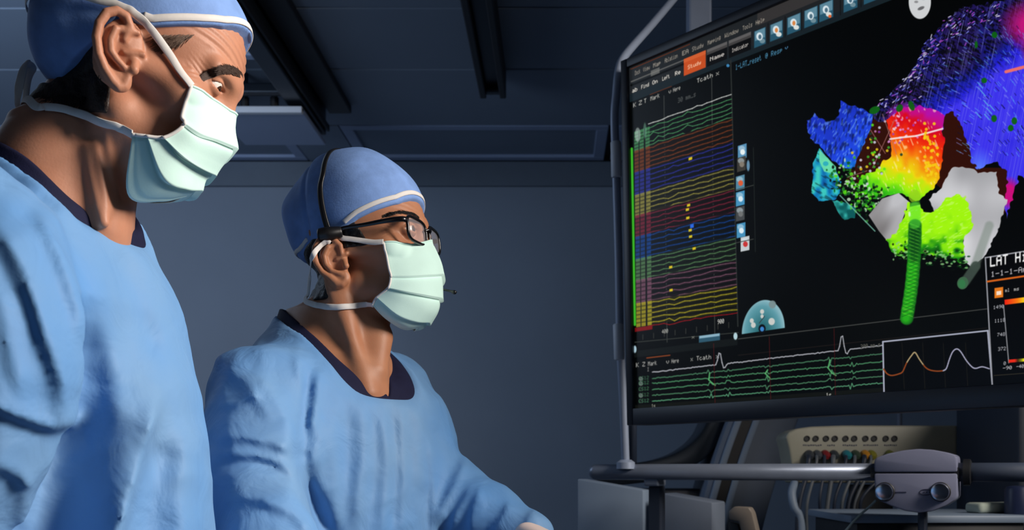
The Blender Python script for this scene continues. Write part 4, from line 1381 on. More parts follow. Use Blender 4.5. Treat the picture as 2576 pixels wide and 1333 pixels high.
# ------------------------------------------------------------------ head
def head_sdf(q, pr):
    """q: points in head axes in millimetres (forward, left, up)"""
    L = q[:, 1]
    qa = np.stack([q[:, 0] / pr['sf'], np.abs(L), q[:, 2]], 1)
    d = ellip(qa, (-8, 0, 52), (98, 76, 78))
    d = smin(d, ellip(qa, (40, 0, -14), (46, 57, 68)), 26)
    d = smin(d, capsule(qa, (6, 50, -40), (66 - pr.get('chin', 0), 18, -72 + pr.get('chin', 0)), 17, 15), 24)
    ch = pr.get('chin', 0)
    d = smin(d, capsule(qa, (74 - ch, 0, -72 + ch), (72 - ch, 10, -74 + ch), 14), 14)
    d = smin(d, capsule(qa, (54, 46, -2), (62, 40, -8), 19, 16), 20)
    d = smin(d, capsule(qa, (2, 67, 4), (50, 54, 4), 8, 9), 18)
    d = smin(d, capsule(qa, (84, 8, 44), (70, 46, 41), 9.5, 7.5), 12)
    d = smax(d, -ellip(qa, (90, 33, 24), (17, 17, 12)), 9)
    # nose and mouth
    ns = pr.get('nose', 0)
    d = smin(d, capsule(qa, (84, 0, 34), (106 - ns, 0, -4), 8, 10), 9)
    d = smin(d, capsule(qa, (110 - ns, 0, -9), (104 - ns, 11, -13), 9, 6.5), 6)
    d = smin(d, capsule(qa, (93, 0, -36), (86, 20, -40), 7, 4), 7)
    d = smin(d, capsule(qa, (91, 0, -46), (85, 18, -44), 7.5, 4), 5)
    # lids round the eyeballs
    e = np.array(pr.get('eye', (72, 32, 26)), float)
    lid = np.sqrt(((qa - e) ** 2).sum(1)) - 14.0
    op = pr.get('open', 4.2)
    u = (qa[:, 1] - e[1]) / 15.0
    half = op * np.clip(1 - u * u, 0, 1)
    slot = np.maximum(np.abs(qa[:, 2] - (e[2] + 1.0 - 1.5 * u)) - half, e[0] + 3 - qa[:, 0])
    lidc = smax(lid, -slot, 1.5)
    d = smin(d, lidc, 4)
    d = np.where((np.abs(u) < 1), smax(d, -np.maximum(slot, np.sqrt(((qa - e) ** 2).sum(1)) - 19), 1.2), d)
    # crease above the lid and bag below
    d = d + 1.4 * np.exp(-((qa[:, 2] - (e[2] + 8.5 - 3 * u * u)) / 1.8) ** 2) * np.clip(1 - u * u, 0, 1) * (qa[:, 0] > 55)
    d = d + 1.0 * np.exp(-((qa[:, 2] - (e[2] - 10 + 3 * u * u)) / 2.0) ** 2) * np.clip(1 - u * u, 0, 1) * (qa[:, 0] > 55)
    # forehead wrinkles
    w = pr.get('wrinkle', 0)
    if w:
        z = qa[:, 2]
        fw = np.clip((z - 52) / 6, 0, 1) * np.clip((100 - z) / 8, 0, 1) * np.clip((qa[:, 0] - 25) / 25, 0, 1)
        d = d + w * fw * np.cos((z + 5 * np.cos(qa[:, 1] / 16) + .05 * qa[:, 0]) / 8.2 * 2 * math.pi)
        cf = np.exp(-((qa[:, 0] - 56) / 8) ** 2) * np.exp(-((z - 25) / 12) ** 2)
        d = d + .5 * cf * np.cos((z + (qa[:, 0] - 60) * np.sign(z - 25) * .45) / 5.0 * 2 * math.pi)
    # ear
    eo = pr['ear_off']
    p = np.stack([q[:, 0] - eo[0], np.abs(L), q[:, 2] - eo[1]], 1)
    near = (np.abs(p[:, 0]) < 60) & (p[:, 1] > 50) & (np.abs(p[:, 2]) < 65)
    if near.any():
        pn = p[near]
        out = lambda f: 75 + np.maximum(10 - f, 0) * 0.42
        c3 = lambda fu, o=0.0: [(f, out(f) + o, z) for f, z in fu]
        hel = c3(pr['helix'], 1.5)
        n = len(hel)
        de = ellip(pn, (-9, out(-9) - 3.5, 3), (20, 4.6, 32), math.radians(-23) + math.pi * 0)
        de = smin(de, ellip(pn, (2, 77, -21), (10, 4.5, 10), math.radians(-15)), 5)
        de = smax(de, -ellip(pn, (-3, 88, -2), (11, 9.5, 15)), 3.5)
        de = smax(de, -chain(pn, c3([(-22, 20), (-24, 4), (-18, -12)], 4.5), [3.2, 3.2, 2.4]), 2.5)
        de = smin(de, chain(pn, hel, [2.8] + [4.2] * (n - 4) + [3.6, 3.4, 3.0]), 2.5)
        de = smin(de, chain(pn, c3(pr['anti'], 3.0), [3.4, 3.8, 3.8, 3.4, 3.0]), 3)
        de = smin(de, chain(pn, c3([(-12, 22), (0, 27)], 1.5), [3.4, 2.4]), 3)
        de = smin(de, capsule(pn, (6, 76, 2), (9, 79, -6), 4.0, 4.6), 3)
        de = smin(de, capsule(pn, (10, 76, 12), (-4, 80, 5), 2.6, 2.0), 3)
        dn = d[near]
        d = d.copy()
        d[near] = smin(dn, de, 4)
    return d

HELIX = [(4, 12), (3, 24), (-4, 33), (-14, 36.5), (-23, 33), (-29, 24), (-31, 12), (-29, 0), (-23, -12), (-13, -21), (-6, -29), (1, -30), (6, -25), (6, -16)]
ANTI = [(-12, 22), (-18, 10), (-17, -2), (-10, -12), (2, -17)]

def hand_sdf(P, wrist, dirv, palm_n, s=1.0, curl=0.5):
    """relaxed hand: palm, four unequal bent fingers and a thumb from the side of the palm"""
    d_ = np.asarray(dirv, float) / np.linalg.norm(dirv)
    n_ = np.asarray(palm_n, float)
    n_ = n_ - d_ * n_.dot(d_)
    n_ /= np.linalg.norm(n_)
    b_ = np.cross(n_, d_) * s
    w = np.asarray(wrist, float)
    d = None
    for k, (o, L0, L1, L2, r) in enumerate(((-.033, .042, .026, .021, .0085), (-.011, .048, .030, .023, .0088), (.011, .044, .028, .022, .0085), (.031, .034, .021, .019, .0078))):
        base = w + d_ * (.095 - abs(k - 1.2) * .005) + b_ * o
        m = capsule(P, w + b_ * o * .5, base, .0135, .0115)
        d = m if d is None else smin(d, m, .012)
        a = curl * .5
        p1 = base + (d_ * math.cos(a) + n_ * math.sin(a)) * L0
        a += curl * .8
        p2 = p1 + (d_ * math.cos(a) + n_ * math.sin(a)) * L1
        a += curl * .5
        p3 = p2 + (d_ * math.cos(a) + n_ * math.sin(a)) * L2
        d = smin(d, chain(P, [base, p1, p2, p3], [r * 1.08, r, r * .93, r * .8]), .004)
    t0 = w + d_ * .025 - b_ * .028
    t1 = t0 + d_ * .035 - b_ * .028 + n_ * .012
    t2 = t1 + d_ * .030 - b_ * .008 + n_ * .010
    t3 = t2 + d_ * .022 + n_ * .008
    d = smin(d, chain(P, [t0, t1, t2, t3], [.0135, .0115, .0098, .008]), .008)
    return d

def trunk_fn(P, fr, table, inset=0.0):
    q = fr.l(P)
    z = q[:, 2]
    T = np.asarray(table, float)
    T = crom(T[np.argsort(T[:, 0])], 160)
    cf, a, b = (np.interp(z, T[:, 0], T[:, i]).astype(np.float32) for i in (1, 2, 3))
    a = np.maximum(a - inset, .01)
    b = np.maximum(b - inset, .01)
    e = 2.35
    f = np.abs(q[:, 0] - cf) / a
    l = np.abs(q[:, 1]) / b
    r = (f ** e + l ** e + 1e-9) ** (1 / e)
    d = (r - 1) * np.minimum(a, b) * 0.9
    return np.maximum(d, np.maximum(z - T[-1, 0], T[0, 0] - z))
# ------------------------------------------------------------------ the two people
mm = 0.001
def loclist(fr, pts, lat):
    return np.array([fr.loc(x, y, lat) for x, y in pts])

def eyes(H, pr, parent, gaze):
    g0 = np.asarray(gaze, float)
    g0 /= np.linalg.norm(g0)
    for sgn in (-1, 1):
        e = np.array(pr.get('eye', (72, 32, 26)), float)
        c = np.array([e[0] * pr['sf'], sgn * e[1], e[2]])
        bm = bmesh.new()
        bmesh.ops.create_uvsphere(bm, u_segments=40, v_segments=24, radius=12.2 * mm)
        V = np.array([v.co for v in bm.verts])
        Fc = [[v.index for v in f.verts] for f in bm.faces]
        q = Vector((0, 0, 1)).rotation_difference(Vector(g0)).to_matrix()
        V = V @ np.array(q).T
        bm.free()
        idx = []
        for f in Fc:
            n = V[f].mean(0)
            a = math.degrees(math.acos(np.clip(n.dot(g0) / np.linalg.norm(n), -1, 1)))
            idx.append(2 if a < 12 else 1 if a < 29 else 0)
        o = mesh_obj('eyeball', H.w(V + c * mm), Fc, None, None, True, [M['white_eye'], M['iris'], M['pupil']], idx)
        adopt(o, parent)

def mask_mesh(H, pr, grid, parent, pleats, amp, off=2.0, far=(0, 0)):
    """pleated mask: half traced on the near side, mirrored across the face"""
    R = len(grid)
    L = np.array([[H.loc(x, y, l) for x, y, l in row] for row in grid])      # R x C x 3, centre to near edge
    nu, nv = 26, 84
    A = np.stack([crom(L[r], nu) for r in range(R)])
    B = np.stack([crom(A[:, c], nv) for c in range(nu)], 1)                   # nv x nu x 3
    full = np.concatenate([B[:, :0:-1] , B * np.array([1, -1, 1])], 1)        # near edge .. centre .. far edge
    full[:, :nu - 1] = B[:, :0:-1]
    # the far side is drawn up a little tighter than the near one
    fr_ = np.clip(np.linspace(0, 1, full.shape[1] - nu + 1), 0, 1)[None, :] * np.linspace(0, 1, nv)[:, None] ** 1.5
    full[:, nu - 1:, 0] += fr_ * far[0] * mm
    full[:, nu - 1:, 2] += fr_ * far[1] * mm
    n2 = full.shape[1]
    du = np.gradient(full, axis=1)
    dv = np.gradient(full, axis=0)
    N = np.cross(du, dv)
    N /= np.linalg.norm(N, axis=2)[..., None] + 1e-9
    cen = np.array([0.03, 0, -0.03])
    if ((full - cen) * N).sum() < 0:
        N = -N
    v = np.linspace(0, R - 1, nv)
    uu = np.abs(np.linspace(-1, 1, n2))
    disp = np.zeros((nv, n2))
    for p, s in pleats:
        t = v - p
        saw = np.where(t < 0, np.exp(t / 0.55), -0.5 * np.exp(-t / 0.12))
        disp += (amp * s * saw)[:, None] * (0.55 + 0.45 * (1 - uu ** 3))[None]
    hem = (np.exp(-((v - 0.22) / 0.05) ** 2) + np.exp(-((v - (R - 1.25)) / 0.05) ** 2)) * -0.0006
    full = full + N * (disp + hem[:, None] + off * mm)[..., None]
    full = push_out(full.reshape(-1, 3), lambda q: head_sdf(np.asarray(q, np.float32) / np.float32(mm), dict(pr, ear_off=(0, -400), wrinkle=0)) * mm, .0022).reshape(full.shape)
    th = 0.0012
    V = np.concatenate([full.reshape(-1, 3), (full - N * th).reshape(-1, 3)])
    Fc = []
    K = nv * n2
    for i in range(nv - 1):
        for j in range(n2 - 1):
            a = i * n2 + j
            Fc.append((a, a + 1, a + n2 + 1, a + n2))
            Fc.append((K + a, K + a + n2, K + a + n2 + 1, K + a + 1))
    for i in range(nv - 1):
        for j in (0, n2 - 1):
            a = i * n2 + j
            Fc.append((a, a + n2, K + a + n2, K + a))
    for j in range(n2 - 1):
        for i in (0, nv - 1):
            a = i * n2 + j
            Fc.append((a, K + a, K + a + 1, a + 1))
    o = mesh_obj('face_mask', H.w(V), Fc, M['mask'])
    bm = bmesh.new()
    bm.from_mesh(o.data)
    bmesh.ops.recalc_face_normals(bm, faces=bm.faces)
    bm.to_mesh(o.data)
    bm.free()
    adopt(o, parent)
    return o, full

def edge_binding(H, full, parent, name='mask_binding'):
    near = H.w(full[:, 0])
    o = MB().tube(near, 0.0017, 8).build(name, M['tie'], None, smooth=True)
    adopt(o, parent)
    far = H.w(full[:, -1])
    o = MB().tube(far, 0.0017, 8).build(name, M['tie'], None, smooth=True)
    adopt(o, parent)
    top = H.w(full[0])
    o = MB().tube(top, 0.0013, 8).build('mask_top_seam', M['mask'], None, smooth=True)
    adopt(o, parent)

def ring_on_cap(H, capo, ufun, n=120, a0=-180, a1=180, ax=(-10, 0)):
    """points on the cap surface at height ufun(F), all round"""
    th = np.radians(np.linspace(a0, a1, n))
    lo = np.full(n, 20.0)
    hi = np.full(n, 190.0)
    for _ in range(34):
        r = (lo + hi) / 2
        f = ax[0] + r * np.cos(th)
        l = r * np.sin(th)
        d = capo(np.stack([f, l, ufun(f)], 1).astype(np.float32))
        lo = np.where(d < 0, r, lo)
        hi = np.where(d < 0, hi, r)
    r = (lo + hi) / 2
    f = ax[0] + r * np.cos(th)
    return np.stack([f, r * np.sin(th), ufun(f)], 1)

def brow(name, base, nrm, dirs, material, parent, n=170, L=(7, 11), thick=3.6, seed=3):
    r = np.random.default_rng(seed)
    pts = crom(base, 60)
    ns = crom(nrm, 60)
    T = np.gradient(pts, axis=0)
    T /= np.linalg.norm(T, axis=1)[:, None]
    mb = MB()
    for k in range(n):
        t = r.random()
        i = int(t * 59)
        w = thick * mm * (0.45 + math.sin(t * math.pi) ** .5 * .8)
        up = np.cross(ns[i], T[i])
        p = pts[i] + up * np.clip(r.normal(), -1.6, 1.6) * w * .55 + ns[i] * 0.0002
        d = T[i] * dirs + up * (.25 + r.normal() * .16) + ns[i] * .10
        d /= np.linalg.norm(d)
        ln = r.uniform(*L) * mm
        mb.tube([p, p + d * ln * .5 + ns[i] * .0002, p + d * ln - ns[i] * .0004], [.00034, .0003, .0001], 3)
    o = mb.build(name, material, parent, smooth=True)
    o['kind'] = 'stuff'
    return o

# ---------- first person: older man in profile at the left
H1 = Frame(15, 22)
H1.anchor(np.array([0, -.075, 0]), px3(320, 154, .925))
trc = lambda H, cp: [tuple((H.loc(x, y, -.085) / mm)[[0, 2]]) for x, y in cp]
c1 = lambda L: [(x / 2.469, y / 2.469) for x, y in L]
helix1 = trc(H1, c1([(772, 240), (806, 165), (784, 104), (732, 80), (672, 100), (628, 165), (608, 250), (618, 345), (650, 425), (693, 492), (728, 525), (762, 515), (784, 470), (792, 430)]))
anti1 = trc(H1, c1([(722, 190), (690, 262), (690, 322), (722, 366), (766, 408)]))
PR1 = dict(sf=.935, nose=12, chin=7, eye=(67.5, 32, 28), open=3.6, wrinkle=.55, ear_off=(0, 0), helix=helix1, anti=anti1)
T1 = Frame(-8, 0, 0, (-.500, 1.0, 0))
TB1 = [(.40, 0, .20, .24), (.6, 0, .185, .23), (.9, -.010, .155, .185), (1.1, -.013, .146, .178), (1.28, -.014, .139, .172), (1.36, -.016, .121, .172), (1.41, -.016, .107, .168), (1.45, -.014, .094, .150), (1.48, -.012, .083, .124), (1.52, -.004, .073, .096), (1.56, .004, .064, .077), (1.59, .010, .058, .062)]
SH1 = [px3(-165, 640, .84), px3(-140, 820, .80), px3(-136, 920, .79), px3(-150, 1010, .79), px3(-150, 1100, .79), px3(-190, 1190, .79), px3(-225, 1320, .79), np.array([-.50, .78, 1.10])]
FA1 = [np.array([-.50, .78, 1.10]), np.array([-.40, .80, 1.02]), np.array([-.26, .83, .98])]
SF1 = [np.array([-.54, 1.18, 1.41]), np.array([-.57, 1.21, 1.12])]
FF1 = [np.array([-.57, 1.21, 1.12]), np.array([-.42, 1.17, 1.02]), np.array([-.25, 1.10, .98])]

def trunk1(P, inset=0.0):
    return trunk_fn(P, T1, TB1, inset)
NK1 = [px3(242, 268, 1.0), px3(206, 362, 1.0), px3(162, 452, 1.0), px3(118, 560, 1.0)]
def neck1(P):
    d = chain(P, NK1, [.045, .049, .056, .068], .03)
    d = smin(d, capsule(P, px3(150, 520, 1.0), px3(258, 596, .985), .030, .014), .045)
    d = smin(d, capsule(P, px3(272, 222, .945), px3(266, 572, .97), .011, .007), .020)
    d = smin(d, capsule(P, px3(252, 410, .99), px3(262, 520, .985), .020, .015), .03)
    d = smin(d, capsule(P, px3(262, 330, .952), px3(262, 520, .955), .006, .004), .010)
    d = smin(d, capsule(P, px3(232, 380, .948), px3(262, 560, .95), .005, .004), .010)
    # small skin creases under the jaw
    px = CX + F * P[:, 0] / P[:, 1]
    py = CY - F * (P[:, 2] - CZ) / P[:, 1]
    m = np.exp(-((px - 262) / 42) ** 2) * np.exp(-((py - 430) / 90) ** 2)
    return d + (0.0007 * m * np.sin((px + (py - 430) * -.22) / 5.2)).astype(np.float32)
def legs(P, x, y):
    d = None
    for s in (-1, 1):
        hip = np.array([x, y + s * .10, .92])
        k = np.array([x + .02, y + s * .11, .49])
        a = np.array([x - .01, y + s * .12, .09])
        c = chain(P, [hip, k, a], [.085, .058, .042], .03)
        c = smin(c, capsule(P, a + np.array([-.02, 0, -.045]), a + np.array([.15, 0, -.055]), .04, .034), .04)
        d = c if d is None else np.minimum(d, c)
    return np.maximum(d, -P[:, 2] + 0.002)
def body1(P):
    d = neck1(P)
    lo = P[:, 2] < 1.62
    if lo.any():
        Q = P[lo]
        t = trunk1(Q, np.interp(Q[:, 2], [1.30, 1.38, 1.47], [.060, .036, .018]).astype(np.float32))
        t = smin(t, chain(Q, [SH1[0], SH1[2], SH1[4], SH1[-1]], [.045, .044, .042, .04], .02), .03)
        t = smin(t, chain(Q, FA1, [.04, .034, .026], .02), .02)
        t = smin(t, chain(Q, SF1, [.05, .04]), .03)
        t = smin(t, chain(Q, FF1, [.04, .034, .026], .02), .02)
        t = smin(t, hand_sdf(Q, FA1[-1], FA1[-1] - FA1[-2], (0, 0.3, -1), -1), .012)
        t = smin(t, hand_sdf(Q, FF1[-1], FF1[-1] - FF1[-2], (0, -0.3, -1), 1), .012)
        t = smin(t, legs(Q, -.50, 1.0), .04)
        d = d.copy()
        d[lo] = smin(d[lo], t, .03)
    q = H1.l(P) / np.float32(mm)
    nr = (np.abs(q[:, 0]) < 190) & (np.abs(q[:, 1]) < 150) & (q[:, 2] > -150) & (q[:, 2] < 200)
    if nr.any():
        d = d.copy()
        d[nr] = smin(d[nr], (head_sdf(q[nr], PR1) * mm).astype(np.float32), .022)
    return d

CAPE1 = np.array(sorted([(H1.loc(x, y, -.07)[0] / mm, H1.loc(x, y, -.07)[2] / mm) for x, y in ((85, 168), (130, 152), (185, 122), (240, 94), (300, 50), (380, 76))] + [(H1.loc(x, y, l)[0] / mm, H1.loc(x, y, l)[2] / mm) for x, y, l in ((430, 75, -.066), (505, 74, -.058), (560, 77, -.045), (628, 96, .0))]))
def cap_edge1(f):
    return np.interp(f, CAPE1[:, 0], CAPE1[:, 1])
def capo1(q):
    d = ellip(q, (-10, 0, 56), (101, 82.5, 88))
    d = smin(d, ellip(q, (-62, 0, 30), (50, 66, 60)), 30)
    d = np.minimum(d, head_sdf(q, dict(PR1, ear_off=(0, -400), wrinkle=0)) - 3.0)
    d = d + 0.9 * np.sin(q[:, 0] / 9 + 2 * np.sin(q[:, 2] / 17)) * np.clip((-30 - q[:, 0]) / 30, 0, 1) * np.clip((q[:, 2] + 10) / 20, 0, 1)
    return d
def cap1(q):
    return smax(capo1(q), cap_edge1(q[:, 0]) - q[:, 2], 2.5)

man1 = empty('person', (-.50, 1.0, 0), 'man in profile at left in blue gown, cap and pale green mask, looking down', 'person')
V, Q = sdf_mesh(body1, axis_grid((-.86, -.60, .006), (-.60, -.28, .0016), (-.28, -.02, .006)), axis_grid((.70, .87, .005), (.87, 1.12, .0016), (1.12, 1.32, .006)), axis_grid((-.006, 1.40, .007), (1.40, 1.44, .004), (1.44, 1.80, .0016)))
b1 = big_mesh('body', V, Q, M['skin1'], man1)
print('body1', len(V))
fnH1 = lambda P: head_sdf(H1.l(P) / np.float32(mm), PR1) * mm
fnC1 = lambda P: np.minimum(body1(P), cap1(H1.l(P) / np.float32(mm)) * mm)
eyes(H1, PR1, man1, H1.wd((1, -.06, .02)) + np.array([.15, -.30, .0]))

def head_piece(H, fn_mm, bounds, h, name, material, parent):
    (f0, f1), (l0, l1), (u0, u1) = bounds
    V, Q = sdf_mesh(lambda q: fn_mm(q / np.float32(mm)) * np.float32(mm), axis_grid((f0 * mm, f1 * mm, h * mm)), axis_grid((l0 * mm, l1 * mm, h * mm)), axis_grid((u0 * mm, u1 * mm, h * mm)))
    return big_mesh(name, H.w(V), Q, material, parent)
c_ = head_piece(H1, cap1, ((-130, 110), (-100, 100), (-60, 160)), 2.2, 'surgical_cap', M['cap'], man1)

# white piping along the cap's front edge
rp = ring_on_cap(H1, capo1, lambda f: cap_edge1(f) + 7.0, 90, -84, 84)
nn = normals(H1.w(rp * mm), lambda P: capo1(H1.l(P) / np.float32(mm)) * np.float32(mm))
ribbon('cap_piping', H1.w(rp * mm) + nn * .0006, nn, 0.0068, .0016, M['tie'], man1, 140)

def hair_piece(H, base, region, name, material, parent, thick=2.2, bounds=((-135, 80), (-100, 100), (-110, 110)), h=1.8):
    def fn(q):
        d = base(q) - thick
        d = d + 0.7 * np.sin(q[:, 0] / 2.1 + np.sin(q[:, 2] / 6) * 2 + q[:, 1] / 5) * np.sin(q[:, 2] / 7.0)
        return smax(d, region(q), 4.0)
    return head_piece(H, fn, bounds, h, name, material, parent)
def strands(name, H, fn, starts, dvec, L, n, material, parent, rad=.0004, spread=.3, seed=5, lift=.15):
    """short combed hairs lying on the skin; starts: photo points of the root band"""
    r = np.random.default_rng(seed)
    S = np.asarray(starts, float)
    pk = []
    for _ in range(n):
        w = r.dirichlet(np.ones(len(S)) * .8)
        pk.append(w @ S)
    P = trace(np.array(pk), fn)
    N = normals(P, fn)
    mb = MB()
    dv = np.asarray(dvec, float)
    for k in range(n):
        d = dv + r.normal(size=3) * spread
        d = d - N[k] * d.dot(N[k])
        d /= np.linalg.norm(d)
        ln = r.uniform(*L) * mm
        p = P[k]
        mb.tube([p - N[k] * .0004, p + d * ln * .4 + N[k] * ln * lift * .7, p + d * ln * .8 + N[k] * ln * lift * .6, p + d * ln], [rad, rad, rad * .8, rad * .2], 3)
    o = mb.build(name, material, parent, smooth=True)
    o['kind'] = 'stuff'
    return o
def reg1(q):
    f, u = q[:, 0], q[:, 2]
    return np.maximum(np.maximum(f - np.interp(u, [-45, -22, -6, 8], [0, -8, -20, -27]), -(u + 58) + .12 * (f + 60)), u - (cap_edge1(f) + 6))
bald1 = lambda q: smin(neck1(H1.w(q * mm).astype(np.float32)) / mm, head_sdf(q, dict(PR1, ear_off=(0, -400))), 22)
hair_piece(H1, bald1, reg1, 'hair', M['hair1'], man1)
strands('nape_hair', H1, body1, [(92, 225), (105, 262), (180, 266), (252, 258), (262, 215), (256, 180)], (-.2, 0, -1), (5, 10), 1100, M['hair1'], man1, .00035)
strands('temple_hair', H1, fnH1, [(392, 82), (470, 88), (500, 84), (440, 120), (410, 128)], (-1, -.1, -.55), (8, 15), 520, M['temple'], man1, .0003, .18, 5, .06)

bp = [(510, 198), (528, 188), (550, 179), (575, 177), (598, 185), (611, 197)]
bw = trace(bp, fnH1)
bn = normals(bw, fnH1)
brow('eyebrow', bw, bn, -1.0, M['brow1'], man1, 1300, (4, 7), 3.6)
lb = H1.l(bw.astype(np.float32)) * np.array([1, -1, 1], np.float32)
ln_ = (bn @ H1.R) * np.array([1, -1, 1])
brow('eyebrow', H1.w(lb), H1.wd(ln_), -1.0, M['brow1'], man1, 1300, (4, 7), 3.6)

G1 = [[(586, 287, 0), (550, 262, -.028), (512, 238, -.050), (475, 217, -.066)],
      [(586, 330, 0), (546, 312, -.036), (500, 299, -.056), (455, 290, -.066)],
      [(584, 376, 0), (540, 358, -.038), (496, 344, -.058), (458, 316, -.067)],
      [(552, 412, 0), (512, 395, -.038), (468, 374, -.059), (425, 340, -.067)],
      [(516, 444, 0), (482, 430, -.034), (442, 404, -.057), (398, 345, -.067)],
      [(494, 474, 0), (452, 474, -.034), (400, 452, -.055), (366, 342, -.067)],
      [(462, 492, 0), (402, 503, -.026), (322, 488, -.046), (334, 338, -.066)]]
mk1, full1 = mask_mesh(H1, PR1, G1, man1, [(1.95, 1.0), (3.6, 1.3), (4.9, 1.2)], .0042, far=(-14, 34))
edge_binding(H1, full1, mk1)

# ties
def tie(pts, fn, name, parent, w=.0075, off=.0016, tail=None, thick=.0011, head=None, tail_n=None):
    P = trace(pts, fn)
    N = normals(P, fn)
    P = P + N * off
    if head is not None:
        P = np.vstack([head, P])
        N = np.vstack([N[:1]] * len(head) + [N])
    if tail is not None:
        P = np.vstack([P, tail])
        N = np.vstack([N] + [N[-1:] if tail_n is None else np.array([tail_n], float)] * len(tail))
    return ribbon(name, P, N, w, thick, M['tie'], parent, 110, fn=fn, clear=.0022)
c0 = H1.w(full1[0, 0])
tie([(455, 186), (428, 142), (400, 100), (372, 62), (345, 40), (318, 24), (285, 10), (246, 2)], lambda P: fnC1(P) - .001, 'upper_mask_tie', man1, head=[c0],
    tail=[H1.w(np.array([-62, -76, 36]) * mm), H1.w(np.array([-92, -46, 30]) * mm), H1.w(np.array([-112, 0, 26]) * mm)])
c0 = H1.w(full1[-1, 0])
tie([(306, 322), (284, 313), (227, 294), (170, 279), (120, 272), (96, 272)], lambda P: body1(P) - .0005, 'lower_mask_tie', man1, w=[.0085, .008, .008, .0085], head=[c0],
    tail=[px3(72, 275, .99), px3(64, 276, 1.02)])
def free_ribbon(name, pp, w, parent, nrm=(0, -1, .1), n=40):
    P = np.array([px3(*p) for p in pp])
    return ribbon(name, P, np.tile(np.asarray(nrm, float), (len(P), 1)), w, .0010, M['tie'], parent, n)
free_ribbon('cap_tie_tail', [(72, 152, .985), (60, 170, .98), (52, 200, .975), (46, 232, .975), (44, 262, .98), (52, 282, .985)], [.005, .011, .012, .009, .006], man1, (-.3, -1, .2))
free_ribbon('cap_tie_tail', [(70, 156, .99), (76, 168, .985), (72, 182, .985), (68, 202, .985), (66, 235, .985), (60, 268, .985)], [.006, .012, .009, .006, .005], man1, (.3, -1, .1))
free_ribbon('lower_tie_tail', [(72, 274, .98), (54, 288, .975), (38, 305, .972), (26, 322, .972), (20, 336, .975)], [.006, .010, .012, .008], man1, (-.2, -1, .3))
free_ribbon('lower_tie_tail', [(70, 276, .985), (60, 292, .98), (46, 316, .98), (30, 340, .98)], [.006, .008, .007, .004], man1, (.2, -1, .3))

# scrub collar and gown
FG1 = [('f', .016, 115, [(176, 1080), (166, 1000), (150, 920), (118, 830), (92, 745), (50, 650), (2, 570), (-40, 530)], (.6, 1.1)),
       ('f', .009, 85, [(214, 880), (205, 785), (185, 722), (150, 625), (85, 505)], (.6, 1.2)),
       ('f', .012, 46, [(210, 1020), (180, 1064), (136, 1077), (43, 1045), (-10, 1020), (-60, 1000)], (.6, .95)),
       ('f', .009, 46, [(90, 1235), (60, 1205), (20, 1180), (-40, 1165)], (.6, .95)),
       ('r', .006, 24, [(58, 1200), (66, 1260), (56, 1340)], (.6, .95)),
       ('f', .006, 60, [(60, 1010), (30, 900), (5, 780), (-20, 700)], (.6, .95)),
       ('r', .005, 36, [(235, 600), (262, 760), (285, 950), (300, 1100)], (.7, 1.3)),
       ('v', .004, 30, [(300, 620), (350, 760), (400, 900)], (.7, 1.3)),
       ('r', .004, 34, [(345, 700), (420, 860), (470, 1040)], (.7, 1.3)),
       ('v', .004, 26, [(240, 560), (300, 700), (330, 860)], (.7, 1.3)),
       ('f', .020, 60, [(395, 980), (383, 1052), (345, 1180), (300, 1330), (250, 1500)], (.7, 1.3)),
       ('v', .010, 52, [(402, 1060), (374, 1220), (350, 1500)], (.7, 1.3)),
       ('r', .008, 40, [(470, 1060), (474, 1220), (470, 1500)], (.7, 1.3)),
       ('v', .050, 128, [(225, 740), (190, 880), (148, 1050), (128, 1200), (115, 1900)], (.812, 1.3))]
GP1 = (1.464, .088, -.76)
def planecut(P, fr, gp, up=0.0):
    q = fr.l(P)
    k = math.sqrt(1 + gp[2] ** 2)
    return (q[:, 2] - (gp[0] + up + gp[2] * (q[:, 0] - gp[1]))) / k
def neckhole(P, fr, gp, w, up=0.0):
    """negative inside the opening: above the slanting neckline plane and between the shoulders"""
    l = np.abs(fr.l(P)[:, 1])
    return smax(-planecut(P, fr, gp, up), (l - w).astype(np.float32), .05)
def gown_base1(P):
    d = trunk1(P)
    s = chain(P, SH1, [.092, .090, .088, .087, .075, .073, .067, .064], .012)
    s = smin(s, chain(P, FA1, [.066, .055, .045], .02), .03)
    d = smin(d, s, .010)
    s2 = smin(chain(P, SF1, [.085, .066]), chain(P, FF1, [.066, .055, .045], .02), .03)
    return smin(d, s2, .045)
def gown1(P):
    d = gown_base1(P)
    d = d - folds_disp(P, FG1) - crumple(P)
    return smax(d, -neckhole(P, T1, GP1, .098), .006)
def shirt1(P):
    d = trunk1(P, .005)
    R = neckhole(P, T1, GP1, .090, .013)
    d = smax(d, -R, .004)
    q = T1.l(P)
    v = np.abs(q[:, 1]) - (q[:, 2] - 1.460) * .50
    v = np.maximum(v, -q[:, 0] + .0)
    d = smax(d, -v, .003)
    return np.maximum(d, R - .026)
V, Q = sdf_mesh(gown1, axis_grid((-.86, -.28, .0040), (-.28, -.16, .006)), axis_grid((.66, 1.32, .0040)), axis_grid((.40, 1.08, .010), (1.08, 1.58, .0036)))
g1 = big_mesh('surgical_gown', relax(V, Q, 4), Q, M['gown'], man1)
print('gown1', len(V))
V, Q = sdf_mesh(shirt1, axis_grid((-.66, -.34, .0022)), axis_grid((.78, 1.22, .0030)), axis_grid((1.34, 1.58, .0022)))
big_mesh('scrub_collar', V, Q, M['scrub'], man1)

